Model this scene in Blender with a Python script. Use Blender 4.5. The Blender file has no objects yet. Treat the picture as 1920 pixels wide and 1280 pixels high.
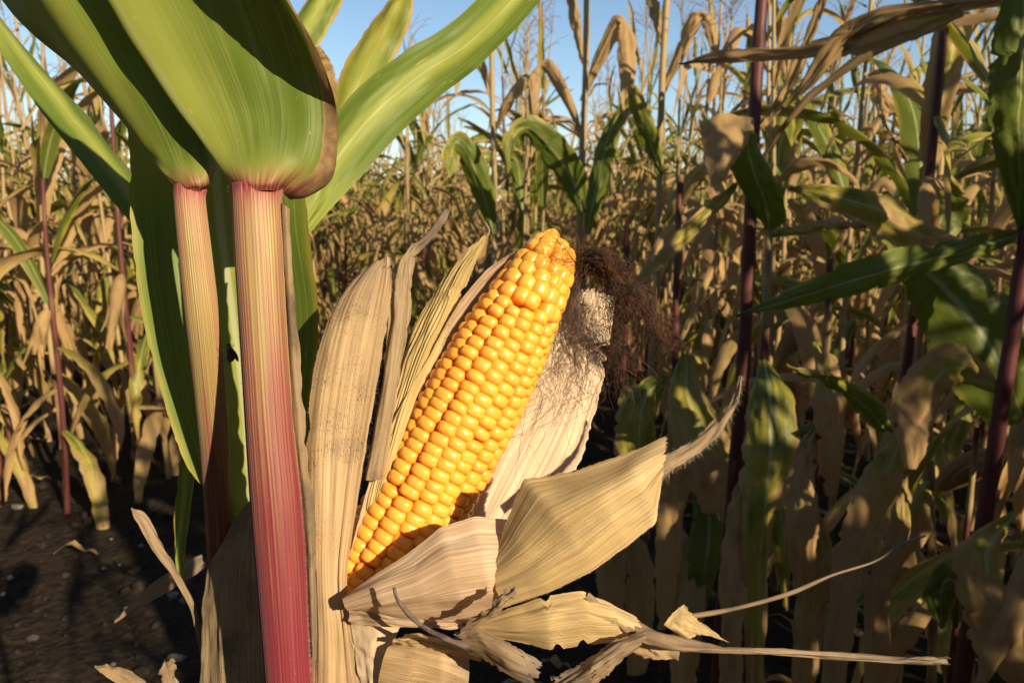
import bpy, bmesh, math, random
import numpy as np
from mathutils import Vector, Matrix, noise, Quaternion

sc = bpy.context.scene
COL = sc.collection
R = math.radians

# ------------------------------------------------------------------ camera, sky, sun, exposure
CAM = Vector((0.0, 0.0, 1.10)); TILT = R(10.0); LENS = 28.0; FPX = LENS / 36.0 * 1920.0
cd = bpy.data.cameras.new('camera'); cam = bpy.data.objects.new('camera', cd); COL.objects.link(cam)
cam.location = CAM; cam.rotation_euler = (math.pi / 2 - TILT, 0, 0)
cd.lens = LENS; cd.sensor_width = 36.0; cd.clip_start = 0.01; cd.clip_end = 1500
cd.dof.use_dof = True; cd.dof.focus_distance = 0.262; cd.dof.aperture_fstop = 30.0
sc.camera = cam
SUN = Vector((-0.70, 0.93, -0.50)).normalized()       # the way the light travels
w = bpy.data.worlds.new('World'); sc.world = w; w.use_nodes = True
wn = w.node_tree; bg = wn.nodes['Background']; sky = wn.nodes.new('ShaderNodeTexSky')
sky.sky_type = 'NISHITA'; sky.sun_disc = False
sky.sun_elevation = math.asin(-SUN.z); sky.sun_rotation = math.atan2(-SUN.x, -SUN.y)
sky.air_density = 1.0; sky.dust_density = 0.0; sky.ozone_density = 2.4
wn.links.new(sky.outputs[0], bg.inputs[0]); bg.inputs[1].default_value = 0.080
sl = bpy.data.lights.new('sun', 'SUN'); so = bpy.data.objects.new('sun', sl); COL.objects.link(so)
sl.energy = 5.0; sl.angle = R(0.53); sl.color = (1.0, 0.84, 0.59)
so.rotation_euler = SUN.to_track_quat('-Z', 'Y').to_euler(); so.location = (2, -4, 5)
sc.view_settings.view_transform = 'Standard'; sc.view_settings.look = 'None'
sc.view_settings.exposure = 0.68; sc.view_settings.gamma = 1.0; sc.view_settings.use_curve_mapping = False
sc.render.engine = 'CYCLES'
sc.cycles.max_bounces = 5; sc.cycles.diffuse_bounces = 3; sc.cycles.glossy_bounces = 2
sc.cycles.transmission_bounces = 5; sc.cycles.transparent_max_bounces = 4
sc.cycles.caustics_reflective = False; sc.cycles.caustics_refractive = False
sc.cycles.use_denoising = True
sc.cycles.sample_clamp_indirect = 6.0

FWD = Vector((0, math.cos(TILT), -math.sin(TILT))); RT = Vector((1, 0, 0)); UP = Vector((0, math.sin(TILT), math.cos(TILT)))
def P(px, py, d):
    return CAM + RT * ((px - 960) / FPX * d) + UP * (-(py - 640) / FPX * d) + FWD * d

# ------------------------------------------------------------------ object helpers
def link(o, parent=None):
    COL.objects.link(o)
    if parent is not None: o.parent = parent
    return o
def empty(name, loc, label=None, cat=None, group=None):
    o = bpy.data.objects.new(name, None); o.empty_display_size = 0.02; COL.objects.link(o); o.location = loc
    return tag(o, label, cat, group)
def tag(o, label=None, cat=None, group=None, kind=None):
    if label: o['label'] = label
    if cat: o['category'] = cat
    if group: o['group'] = group
    if kind: o['kind'] = kind
    return o
def world_loc(o):
    v = Vector((0, 0, 0))
    while o is not None: v = v + o.location; o = o.parent
    return v
def grid_mesh(name, pts, uvs, mat, smooth=True, extra=None, closed=False):
    """pts (nv,nu,3) -> mesh with a UV per vertex"""
    nv, nu = pts.shape[:2]
    idx = np.arange(nv * nu).reshape(nv, nu)
    f = np.stack([idx[:-1, :-1], idx[:-1, 1:], idx[1:, 1:], idx[1:, :-1]], -1).reshape(-1, 4)
    return raw_mesh(name, pts.reshape(-1, 3), f, uvs.reshape(-1, 2), mat, smooth)
def raw_mesh(name, v, f, uv, mat, smooth=True, dry=None):
    me = bpy.data.meshes.new(name)
    v = np.ascontiguousarray(v, dtype=np.float32); f = np.ascontiguousarray(f, dtype=np.int32)
    k = f.shape[1]
    me.vertices.add(len(v)); me.vertices.foreach_set('co', v.ravel())
    me.loops.add(f.size); me.loops.foreach_set('vertex_index', f.ravel())
    me.polygons.add(len(f)); me.polygons.foreach_set('loop_start', np.arange(0, f.size, k, dtype=np.int32))
    me.polygons.foreach_set('loop_total', np.full(len(f), k, dtype=np.int32))
    me.polygons.foreach_set('use_smooth', np.full(len(f), smooth, dtype=bool))
    if uv is not None:
        ul = me.uv_layers.new(name='UVMap')
        ul.data.foreach_set('uv', np.ascontiguousarray(uv[f.ravel()], dtype=np.float32).ravel())
    if dry is not None:
        a = me.attributes.new('dry', 'FLOAT', 'POINT'); a.data.foreach_set('value', np.ascontiguousarray(dry, dtype=np.float32))
    me.update(calc_edges=True); me.validate()
    if mat: me.materials.append(mat)
    return me
def mesh_obj(name, me, parent=None, world=True, **props):
    """meshes are built in world space; shift them so that the parent's origin is theirs"""
    o = bpy.data.objects.new(name, me); link(o, parent)
    if parent is not None and world:
        me.transform(Matrix.Translation(-world_loc(parent)))
    for k, val in props.items(): o[k] = val
    return o

# ------------------------------------------------------------------ node helpers
class NT:
    def __init__(s, name):
        s.m = bpy.data.materials.new(name); s.m.use_nodes = True; s.t = s.m.node_tree
        for n in list(s.t.nodes): s.t.nodes.remove(n)
        s.out = s.t.nodes.new('ShaderNodeOutputMaterial')
    def n(s, t, **k):
        x = s.t.nodes.new(t)
        for a, b in k.items(): setattr(x, a, b)
        return x
    def put(s, sock, val):
        if isinstance(val, bpy.types.NodeSocket): s.t.links.new(val, sock)
        elif val is not None:
            if hasattr(sock.default_value, '__len__') and not hasattr(val, '__len__'): val = (val,) * len(sock.default_value)
            if hasattr(sock.default_value, '__len__') and len(sock.default_value) == 4 and len(val) == 3: val = (*val, 1)
            sock.default_value = val
    def math(s, op, a, b=None, c=None, clamp=False):
        x = s.n('ShaderNodeMath', operation=op, use_clamp=clamp)
        s.put(x.inputs[0], a); s.put(x.inputs[1], b)
        if c is not None: s.put(x.inputs[2], c)
        return x.outputs[0]
    def ss(s, v, a, b, lo=0.0, hi=1.0):
        x = s.n('ShaderNodeMapRange', interpolation_type='SMOOTHSTEP')
        s.put(x.inputs[0], v); s.put(x.inputs[1], a); s.put(x.inputs[2], b); s.put(x.inputs[3], lo); s.put(x.inputs[4], hi)
        return x.outputs[0]
    def mix(s, f, a, b, blend='MIX'):
        x = s.n('ShaderNodeMix', data_type='RGBA', blend_type=blend)
        s.put(x.inputs[0], f); s.put(x.inputs[6], a); s.put(x.inputs[7], b)
        return x.outputs[2]
    def vec(s, a, b, c):
        x = s.n('ShaderNodeCombineXYZ'); s.put(x.inputs[0], a); s.put(x.inputs[1], b); s.put(x.inputs[2], c); return x.outputs[0]
    def noise(s, vec, scale=1.0, detail=2.0, rough=0.55, dist=0.0):
        x = s.n('ShaderNodeTexNoise'); s.put(x.inputs['Vector'], vec); s.put(x.inputs['Scale'], scale)
        s.put(x.inputs['Detail'], detail); s.put(x.inputs['Roughness'], rough); s.put(x.inputs['Distortion'], dist)
        return x.outputs[0]
    def uv(s):
        x = s.n('ShaderNodeUVMap'); x.uv_map = 'UVMap'; sp = s.n('ShaderNodeSeparateXYZ'); s.t.links.new(x.outputs[0], sp.inputs[0])
        return sp.outputs[0], sp.outputs[1]
    def attr(s, name, kind='OBJECT'):
        x = s.n('ShaderNodeAttribute', attribute_name=name, attribute_type=kind); return x.outputs['Fac']
    def rnd(s): return s.n('ShaderNodeObjectInfo').outputs['Random']
    def obj(s): return s.n('ShaderNodeTexCoord').outputs['Object']
    def bump(s, h, strength=0.5, dist=0.001, normal=None):
        x = s.n('ShaderNodeBump'); s.put(x.inputs['Height'], h); s.put(x.inputs['Strength'], strength); s.put(x.inputs['Distance'], dist)
        if normal is not None: s.put(x.inputs['Normal'], normal)
        return x.outputs[0]
    def bsdf(s, col, rough=0.5, spec=0.4, normal=None, **k):
        x = s.n('ShaderNodeBsdfPrincipled'); s.put(x.inputs['Base Color'], col); s.put(x.inputs['Roughness'], rough)
        s.put(x.inputs['Specular IOR Level'], spec)
        if normal is not None: s.put(x.inputs['Normal'], normal)
        for a, b in k.items(): s.put(x.inputs[a.replace('_', ' ')], b)
        return x.outputs[0]
    def leafy(s, col, tcol, trans, rough, spec, normal):
        p = s.bsdf(col, rough, spec, normal)
        t = s.n('ShaderNodeBsdfTranslucent'); s.put(t.inputs['Color'], tcol); s.put(t.inputs['Normal'], normal)
        x = s.n('ShaderNodeMixShader'); s.put(x.inputs[0], trans); s.t.links.new(p, x.inputs[1]); s.t.links.new(t.outputs[0], x.inputs[2])
        s.done(x.outputs[0]); return s.m
    def done(s, sh): s.t.links.new(sh, s.out.inputs[0]); return s.m

# ------------------------------------------------------------------ materials
def leaf_material(name, kind='OBJECT', hero=False):
    n = NT(name); u, v = n.uv(); rnd = n.rnd()
    dry = n.attr('dry', kind)
    mid = n.attr('mid', 'OBJECT') if hero else 0.5
    r37 = n.math('MULTIPLY', rnd, 37.0)
    fine = n.noise(n.vec(n.math('MULTIPLY', u, 130.0 if hero else 60.0), n.math('MULTIPLY', v, 2.0), r37), 1.0, 1.0)
    mids = n.noise(n.vec(n.math('MULTIPLY', u, 16.0), n.math('MULTIPLY', v, 3.0), r37), 1.0, 2.0)
    blot = n.noise(n.vec(n.math('MULTIPLY', u, 3.0), n.math('MULTIPLY', v, 7.0), n.math('ADD', r37, 9.0)), 1.0, 3.0)
    edge = n.math('MULTIPLY', n.math('ABSOLUTE', n.math('SUBTRACT', u, 0.5)), 2.0)
    # how far this spot has dried: whole leaf, margins and tip first, in streaks and blotches
    e = n.math('MULTIPLY', n.math('SUBTRACT', edge, 0.80), 0.9 if not hero else 1.3)
    e = n.math('MAXIMUM', e, -0.12)
    val = n.math('ADD', n.math('ADD', dry, e), n.math('MULTIPLY', n.math('SUBTRACT', v, 0.55), 0.30 if not hero else 0.06))
    val = n.math('ADD', val, n.math('MULTIPLY', n.math('SUBTRACT', blot, 0.5), 0.75 if not hero else 0.28))
    val = n.math('ADD', val, n.math('MULTIPLY', n.math('SUBTRACT', mids, 0.5), 0.30 if not hero else 0.08))
    if hero: val = n.math('ADD', val, n.math('MULTIPLY', n.attr('brown'), n.ss(n.math('ADD', u, n.math('MULTIPLY', n.math('SUBTRACT', blot, 0.5), 0.05)), 0.740, 0.765)))
    yel = n.ss(val, 0.24, 0.50); tan = n.ss(val, 0.44, 0.62)
    g = n.mix(fine, (0.070, 0.125, 0.016), (0.150, 0.215, 0.030)) if hero else n.mix(fine, (0.070, 0.095, 0.014), (0.14, 0.165, 0.026))
    g = n.mix(n.math('MULTIPLY', mids, 0.6), g, (0.150, 0.190, 0.024))
    g = n.mix(n.ss(mids, 0.5, 0.75, 0, 0.45), g, (0.05, 0.095, 0.018))
    mr = n.math('ABSOLUTE', n.math('SUBTRACT', u, mid))
    if hero:
        # pale green towards the base and along the midrib, as the real blade has it
        base = n.ss(v, 0.10, 0.34, 0.75, 0.0)
        near = n.ss(mr, 0.03, 0.28, 0.85, 0.0)
        g = n.mix(n.math('MAXIMUM', base, near), g, (0.33, 0.36, 0.065))
        g = n.mix(n.math('MULTIPLY', n.ss(fine, 0.50, 0.72), 0.35), g, (0.33, 0.36, 0.12))
        spots = n.noise(n.vec(n.math('MULTIPLY', u, 26.0), n.math('MULTIPLY', v, 22.0), r37), 1.0, 2.0)
        g = n.mix(n.ss(spots, 0.72, 0.76, 0, 0.8), g, (0.45, 0.42, 0.13))
    g = n.mix(yel, g, n.mix(fine, (0.30, 0.25, 0.025), (0.42, 0.33, 0.06)))
    ribw = n.math('MULTIPLY', n.math('SUBTRACT', 1.05, v), 0.045 if not hero else 0.03)
    rib = n.ss(n.math('SUBTRACT', mr, ribw), -0.012, 0.012, 1.0, 0.0)
    rib = n.math('MULTIPLY', rib, n.attr('rib', 'OBJECT') if hero else 0.5)
    g = n.mix(rib, g, (0.50, 0.50, 0.27))
    t = n.mix(mids, (0.21, 0.120, 0.050), (0.53, 0.325, 0.135))
    t = n.mix(n.math('MULTIPLY', fine, 0.55), t, (0.56, 0.41, 0.22))
    t = n.mix(n.ss(blot, 0.52, 0.78, 0.0, 0.7), t, (0.17, 0.10, 0.055))
    t = n.mix(n.math('MULTIPLY', rnd, 0.5), t, (0.58, 0.37, 0.14))
    col = n.mix(tan, g, t)
    if hero:
        col = n.mix(n.math('MULTIPLY', n.ss(v, 0.06, 0.26, 0.75, 0.0), n.attr('red', 'OBJECT')), col, (0.48, 0.30, 0.15))
        redw = n.math('SUBTRACT', v, n.math('MULTIPLY', n.math('SUBTRACT', fine, 0.5), 0.28))
        red = n.math('MULTIPLY', n.ss(redw, 0.06, 0.24, 1.0, 0.0), n.attr('red', 'OBJECT'))
        red = n.math('MULTIPLY', red, n.ss(n.noise(n.vec(n.math('MULTIPLY', u, 60.0), v, 3.0), 1.0, 1.0), 0.25, 0.55))
        col = n.mix(red, col, (0.26, 0.030, 0.045))
    if hero: col = n.mix(n.math('MULTIPLY', n.math('MULTIPLY', n.attr('brown'), n.ss(u, 0.74, 0.78)), n.ss(n.noise(n.obj(), 130.0, 4.0, 0.7), 0.35, 0.62, 0.35, 1.0)), col, (0.105, 0.058, 0.028))
    tc = n.mix(0.6, col, (0.30, 0.34, 0.02)); tc = n.mix(tan, tc, n.mix(0.35, col, (0.60, 0.36, 0.12)))
    h = n.math('ADD', n.math('MULTIPLY', fine, 0.6), n.math('MULTIPLY', mids, 0.8))
    nm = n.bump(h, 0.35 if hero else 0.5, 0.00012 if hero else 0.0006)
    return n.leafy(col, tc, n.math('ADD', 0.30, n.math('MULTIPLY', tan, 0.08)), n.math('ADD', 0.50 if hero else 0.45, n.math('MULTIPLY', tan, 0.20)), 0.25, nm)

def husk_material(name, lo, hi, veins=150, specks=0.5, streak=None, dark=0.0, trans=0.22, along=3.0, bumpd=0.00007):
    n = NT(name); u, v = n.uv(); rnd = n.math('MULTIPLY', n.rnd(), 51.0)
    U = n.math('MULTIPLY', u, float(veins))
    fine = n.noise(n.vec(U, n.math('MULTIPLY', v, along), rnd), 1.0, 1.5)
    wide = n.noise(n.vec(n.math('MULTIPLY', u, 13.0), n.math('MULTIPLY', v, 1.6), rnd), 1.0, 2.0)
    blot = n.noise(n.obj(), 55.0, 3.0)
    saw = n.math('SINE', n.math('MULTIPLY', n.math('ADD', U, n.math('MULTIPLY', wide, 3.0)), 2.6))
    col = n.mix(n.ss(fine, 0.30, 0.70), lo, hi)
    col = n.mix(n.math('MULTIPLY', n.ss(saw, 0.2, 1.0), 0.22), col, tuple(c * 0.55 for c in lo))
    col = n.mix(n.ss(wide, 0.5, 0.8, 0, 0.4), col, tuple(c * 0.8 for c in lo))
    pat = n.noise(n.obj(), 26.0, 4.0, 0.65)
    col = n.mix(n.ss(pat, 0.38, 0.70, 0.0, 0.45), col, tuple(c * k_ for c, k_ in zip(lo, (0.62, 0.60, 0.58))))
    if streak is not None:
        s2 = n.noise(n.vec(n.math('MULTIPLY', u, 34.0), n.math('MULTIPLY', v, 0.7), n.math('ADD', rnd, 5.0)), 1.0, 2.0)
        col = n.mix(n.ss(s2, 0.52, 0.70, 0, 0.6), col, streak)
    if dark > 0:
        tipw = n.ss(n.math('ADD', v, n.math('MULTIPLY', n.math('SUBTRACT', wide, 0.5), 0.5)), 0.62, 1.05, 0.0, min(1.0, dark * 1.5))
        col = n.mix(tipw, col, n.mix(fine, (0.15, 0.115, 0.085), (0.34, 0.27, 0.19)))
        col = n.mix(n.math('MULTIPLY', n.ss(blot, 0.50, 0.72), dark), col, (0.10, 0.075, 0.055))
    if specks > 0:
        sp = n.noise(n.vec(n.math('MULTIPLY', u, 90.0), n.math('MULTIPLY', v, 150.0), rnd), 1.0, 2.0)
        msk = n.math('MULTIPLY', n.ss(sp, 0.585, 0.64), n.ss(blot, 0.40, 0.62))
        col = n.mix(n.math('MULTIPLY', msk, specks), col, (0.06, 0.045, 0.035))
    h = n.math('ADD', n.math('MULTIPLY', saw, 0.35), fine)
    nm = n.bump(h, 0.7, bumpd, n.bump(blot, 0.25, 0.0008))
    return n.leafy(col, n.mix(0.35, col, (0.75, 0.45, 0.14)), trans, 0.62, 0.25, nm)

def stem_material(name, split=0.45, seed=0.0):
    """striate sheath: straw and green above, crimson below, with red streaks running down"""
    n = NT(name); u, v = n.uv()
    wob = n.noise(n.vec(n.math('MULTIPLY', u, 19.0), n.math('MULTIPLY', v, 1.3), seed + 11), 1.0, 1.0)
    rib = n.math('COSINE', n.math('ADD', n.math('MULTIPLY', u, 2 * math.pi * 46), n.math('MULTIPLY', wob, 9.0)))
    str1 = n.noise(n.vec(n.math('MULTIPLY', u, 46.0), n.math('MULTIPLY', v, 1.6), seed), 1.0, 2.0)
    str2 = n.noise(n.vec(n.math('MULTIPLY', u, 150.0), n.math('MULTIPLY', v, 5.0), seed + 3), 1.0, 1.0)
    low = n.noise(n.vec(n.math('MULTIPLY', u, 7.0), n.math('MULTIPLY', v, 3.0), seed + 7), 1.0, 2.0)
    straw = n.mix(str2, (0.27, 0.195, 0.062), (0.43, 0.32, 0.125))
    straw = n.mix(n.ss(low, 0.4, 0.65, 0, 0.6), straw, (0.38, 0.15, 0.10))
    crim = n.mix(str2, (0.125, 0.008, 0.022), (0.235, 0.026, 0.038))
    crim = n.mix(n.ss(str1, 0.5, 0.75, 0, 0.55), crim, (0.28, 0.075, 0.055))
    r = n.math('ADD', n.math('ADD', v, n.math('MULTIPLY', n.math('SUBTRACT', str1, 0.5), 0.9)), n.math('MULTIPLY', n.math('SUBTRACT', low, 0.5), 0.5))
    col = n.mix(n.ss(r, split - 0.22, split + 0.42), straw, crim)
    col = n.mix(n.ss(n.math('ADD', v, n.math('MULTIPLY', n.math('SUBTRACT', str2, 0.5), 0.16)), 0.06, 0.20, 1.0, 0.0), col, n.mix(n.ss(str2, 0.40, 0.56), (0.44, 0.15, 0.12), (0.22, 0.016, 0.040)))
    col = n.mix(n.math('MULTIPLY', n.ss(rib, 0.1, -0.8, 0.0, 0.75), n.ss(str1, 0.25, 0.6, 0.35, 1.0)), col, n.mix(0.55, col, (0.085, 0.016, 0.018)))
    wax = n.noise(n.obj(), 900.0, 1.0)
    col = n.mix(n.ss(wax, 0.72, 0.80, 0, 0.22), col, (0.55, 0.36, 0.32))
    nm = n.bump(n.math('ADD', n.math('MULTIPLY', rib, 0.5), n.math('MULTIPLY', str2, 0.6)), 0.5, 0.00005, n.bump(wax, 0.2, 0.00008))
    return n.done(n.bsdf(col, 0.48, 0.35, nm, Sheen_Weight=0.15))

def kernel_material():
    n = NT('kernel_skin'); rnd = n.rnd()
    z = n.n('ShaderNodeSeparateXYZ'); n.t.links.new(n.obj(), z.inputs[0])
    crown = n.ss(z.outputs[2], -0.1, 0.95)
    c = n.mix(rnd, (0.78, 0.215, 0.007), (0.84, 0.31, 0.014))
    c = n.mix(n.ss(rnd, 0.86, 1.0, 0, 0.5), c, (0.85, 0.22, 0.012))
    c = n.mix(n.math('MULTIPLY', crown, 0.55), c, (0.92, 0.53, 0.10))
    sp = n.noise(n.obj(), 3.0, 2.0)
    c = n.mix(n.ss(sp, 0.55, 0.8, 0, 0.35), c, (0.80, 0.30, 0.01))
    nm = n.bump(n.noise(n.obj(), 6.0, 2.0), 0.06, 0.05)
    p = n.bsdf(c, 0.33, 0.45, nm, Subsurface_Weight=0.75, Subsurface_Radius=(1.0, 0.40, 0.05), Subsurface_Scale=0.0026, Coat_Weight=0.05, Coat_Roughness=0.22)
    return n.done(p)

def plain_material(name, a, b, scale=40, rough=0.7, spec=0.3, bump=0.0):
    n = NT(name); f = n.noise(n.obj(), scale, 3.0)
    nm = n.bump(f, 0.6, bump) if bump else None
    return n.done(n.bsdf(n.mix(n.ss(f, 0.35, 0.65), a, b), rough, spec, nm))

def stalk_material():
    n = NT('field_stalk_skin'); u, v = n.uv(); rnd = n.rnd()
    st = n.noise(n.vec(n.math('MULTIPLY', u, 26.0), n.math('MULTIPLY', v, 5.0), n.math('MULTIPLY', rnd, 20)), 1.0, 2.0)
    zone = n.noise(n.vec(0.5, n.math('MULTIPLY', v, 8.0), n.math('MULTIPLY', rnd, 33.0)), 1.0, 1.0)
    straw = n.mix(st, (0.20, 0.13, 0.055), (0.46, 0.33, 0.15))
    red = n.mix(st, (0.040, 0.015, 0.016), (0.17, 0.045, 0.038))
    c = n.mix(n.ss(n.math('ADD', n.math('SUBTRACT', zone, n.math('MULTIPLY', v, 0.6)), n.attr('red')), 0.38, 0.62), straw, red)
    c = n.mix(n.ss(st, 0.62, 0.8, 0, 0.5), c, (0.22, 0.24, 0.06))
    return n.done(n.bsdf(c, 0.5, 0.35, n.bump(st, 0.5, 0.001)))

def soil_material():
    n = NT('dry_soil'); o = n.obj()
    a = n.noise(o, 6.0, 6.0, 0.65); b = n.noise(o, 60.0, 4.0, 0.6); vo = n.n('ShaderNodeTexVoronoi'); n.put(vo.inputs['Vector'], o); n.put(vo.inputs['Scale'], 28.0)
    c = n.mix(a, (0.014, 0.010, 0.007), (0.036, 0.026, 0.018)); c = n.mix(n.ss(b, 0.45, 0.75, 0, 0.6), c, (0.060, 0.045, 0.033))
    h = n.math('ADD', n.math('ADD', a, n.math('MULTIPLY', b, 0.5)), n.math('MULTIPLY', vo.outputs[0], 0.5))
    return n.done(n.bsdf(c, 0.95, 0.1, n.bump(h, 0.9, 0.02)))

LEAF = leaf_material('field_leaf'); LEAFM = leaf_material('field_leaf_mass', 'GEOMETRY'); HLEAF = leaf_material('near_leaf', hero=True)
STALK = stalk_material()
TAN = husk_material('tan_husk', (0.44, 0.285, 0.14), (0.72, 0.51, 0.29), 110, 1.0, dark=0.42)
GREYTAN = husk_material('weathered_husk', (0.26, 0.18, 0.10), (0.50, 0.36, 0.21), 90, 0.9, dark=0.7)
YELHUSK = husk_material('straw_husk', (0.48, 0.33, 0.11), (0.74, 0.56, 0.25), 70, 0.4, dark=0.12)
PALE = husk_material('pale_inner_husk', (0.64, 0.47, 0.30), (0.86, 0.70, 0.48), 120, 0.0, streak=(0.50, 0.28, 0.22), trans=0.25)
PEACH = husk_material('peach_husk', (0.54, 0.37, 0.23), (0.80, 0.62, 0.43), 60, 0.0, trans=0.3)
GOLD = husk_material('golden_husk', (0.58, 0.40, 0.17), (0.83, 0.63, 0.34), 70, 0.25, dark=0.15, trans=0.3)
BRITTLE = husk_material('brittle_brown_husk', (0.22, 0.145, 0.085), (0.46, 0.33, 0.20), 50, 0.6, dark=0.75)
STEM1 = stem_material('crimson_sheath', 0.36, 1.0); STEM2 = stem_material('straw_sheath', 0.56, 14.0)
KERN = kernel_material()
COB = plain_material('cob_flesh', (0.55, 0.36, 0.12), (0.66, 0.44, 0.18), 400)
SILK = plain_material('dried_silk', (0.030, 0.013, 0.008), (0.11, 0.045, 0.022), 160, 0.6, 0.35)
HAIR = plain_material('pale_leaf_hair', (0.55, 0.45, 0.30), (0.70, 0.60, 0.44), 80, 0.6, 0.3)
SOIL = soil_material()

# ------------------------------------------------------------------ surfaces from control nets
def cr(p, t):
    """Catmull-Rom through p (n,...) at parameters t in 0..1"""
    p = np.asarray(p, float); n = len(p)
    x = np.clip(np.asarray(t), 0, 1) * (n - 1); i = np.minimum(x.astype(int), n - 2); f = x - i
    g = lambda k: p[np.clip(k, 0, n - 1)]
    p0 = np.where((i > 0).reshape((-1,) + (1,) * (p.ndim - 1)), g(i - 1), 2 * g(i) - g(i + 1))
    p3 = np.where((i < n - 2).reshape((-1,) + (1,) * (p.ndim - 1)), g(i + 2), 2 * g(i + 1) - g(i))
    p1, p2 = g(i), g(i + 1); f = f.reshape((-1,) + (1,) * (p.ndim - 1))
    return 0.5 * (2 * p1 + (p2 - p0) * f + (2 * p0 - 5 * p1 + 4 * p2 - p3) * f ** 2 + (3 * p1 - p0 - 3 * p2 + p3) * f ** 3)
def fbm1(x, seed):
    """cheap smooth 1-D noise in -1..1 for arrays"""
    rs = np.random.RandomState(int(seed) % 100000); tab = rs.uniform(-1, 1, 512)
    i = np.floor(x).astype(int); f = x - i; f = f * f * (3 - 2 * f)
    return tab[i % 512] * (1 - f) + tab[(i + 1) % 512] * f
def noise2(x, y, seed):
    rs = np.random.RandomState(int(seed) % 100000); tab = rs.uniform(-1, 1, (64, 64))
    i = np.floor(x).astype(int); j = np.floor(y).astype(int); f = x - i; g = y - j
    f = f * f * (3 - 2 * f); g = g * g * (3 - 2 * g)
    a = tab[i % 64, j % 64]; b = tab[(i + 1) % 64, j % 64]; c = tab[i % 64, (j + 1) % 64]; d = tab[(i + 1) % 64, (j + 1) % 64]
    return (a * (1 - f) + b * f) * (1 - g) + (c * (1 - f) + d * f) * g
def net_eval(net, nu, nv, rag=(0, 0), seed=1, ragv=0.0, ragf=22.0, notch=(0, 0)):
    """net (rows, cols, 3) -> points (nv, nu, 3), uv; rag eats unevenly into the two long margins, ragv into the end"""
    net = np.asarray(net, float)
    us = np.linspace(0, 1, nu)
    e0 = lambda v: rag[0] * np.abs(0.6 * fbm1(v * ragf, seed) + 0.4 * fbm1(v * ragf * 3.3, seed + 1))
    e1 = lambda v: rag[1] * np.abs(0.6 * fbm1(v * ragf, seed + 2) + 0.4 * fbm1(v * ragf * 3.3, seed + 3))
    vs = np.linspace(0, 1, nv); rn = np.random.RandomState(int(seed) + 50)
    def cut_(k):
        c_ = np.zeros(nv)
        for _ in range(notch[k]): c_ = np.maximum(c_, rn.uniform(.05, .22) * np.clip(1 - np.abs(vs - rn.uniform(.25, .97)) / rn.uniform(.008, .03), 0, 1))
        return c_
    if notch[0] or notch[1]:
        f0, f1, c0_, c1_ = e0, e1, cut_(0), cut_(1); e0 = lambda v: f0(v) + c0_; e1 = lambda v: f1(v) + c1_
    U = e0(vs)[:, None] + us[None, :] * (1 - e0(vs) - e1(vs))[:, None]
    cols = cr(net, vs)                                                  # (nv, cols, 3)
    pts = np.empty((nv, nu, 3))
    if ragv > 0:
        cut = 1 - ragv * np.abs(0.6 * fbm1(us * 9, seed + 5) + 0.4 * fbm1(us * 31, seed + 6))
        V = vs[:, None] * cut[None, :]
        for j in range(nu):
            c = cr(net, V[:, j])
            for i in range(nv): pts[i, j] = cr(c[i], np.array([U[i, j]]))[0]
    else:
        V = np.repeat(vs[:, None], nu, 1)
        for i in range(nv): pts[i] = cr(cols[i], U[i])
    return pts, np.stack([U, V], -1)
def normals(p):
    du = np.gradient(p, axis=1); dv = np.gradient(p, axis=0)
    n = np.cross(du, dv); return n / np.maximum(np.linalg.norm(n, axis=2, keepdims=True), 1e-12)
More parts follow.
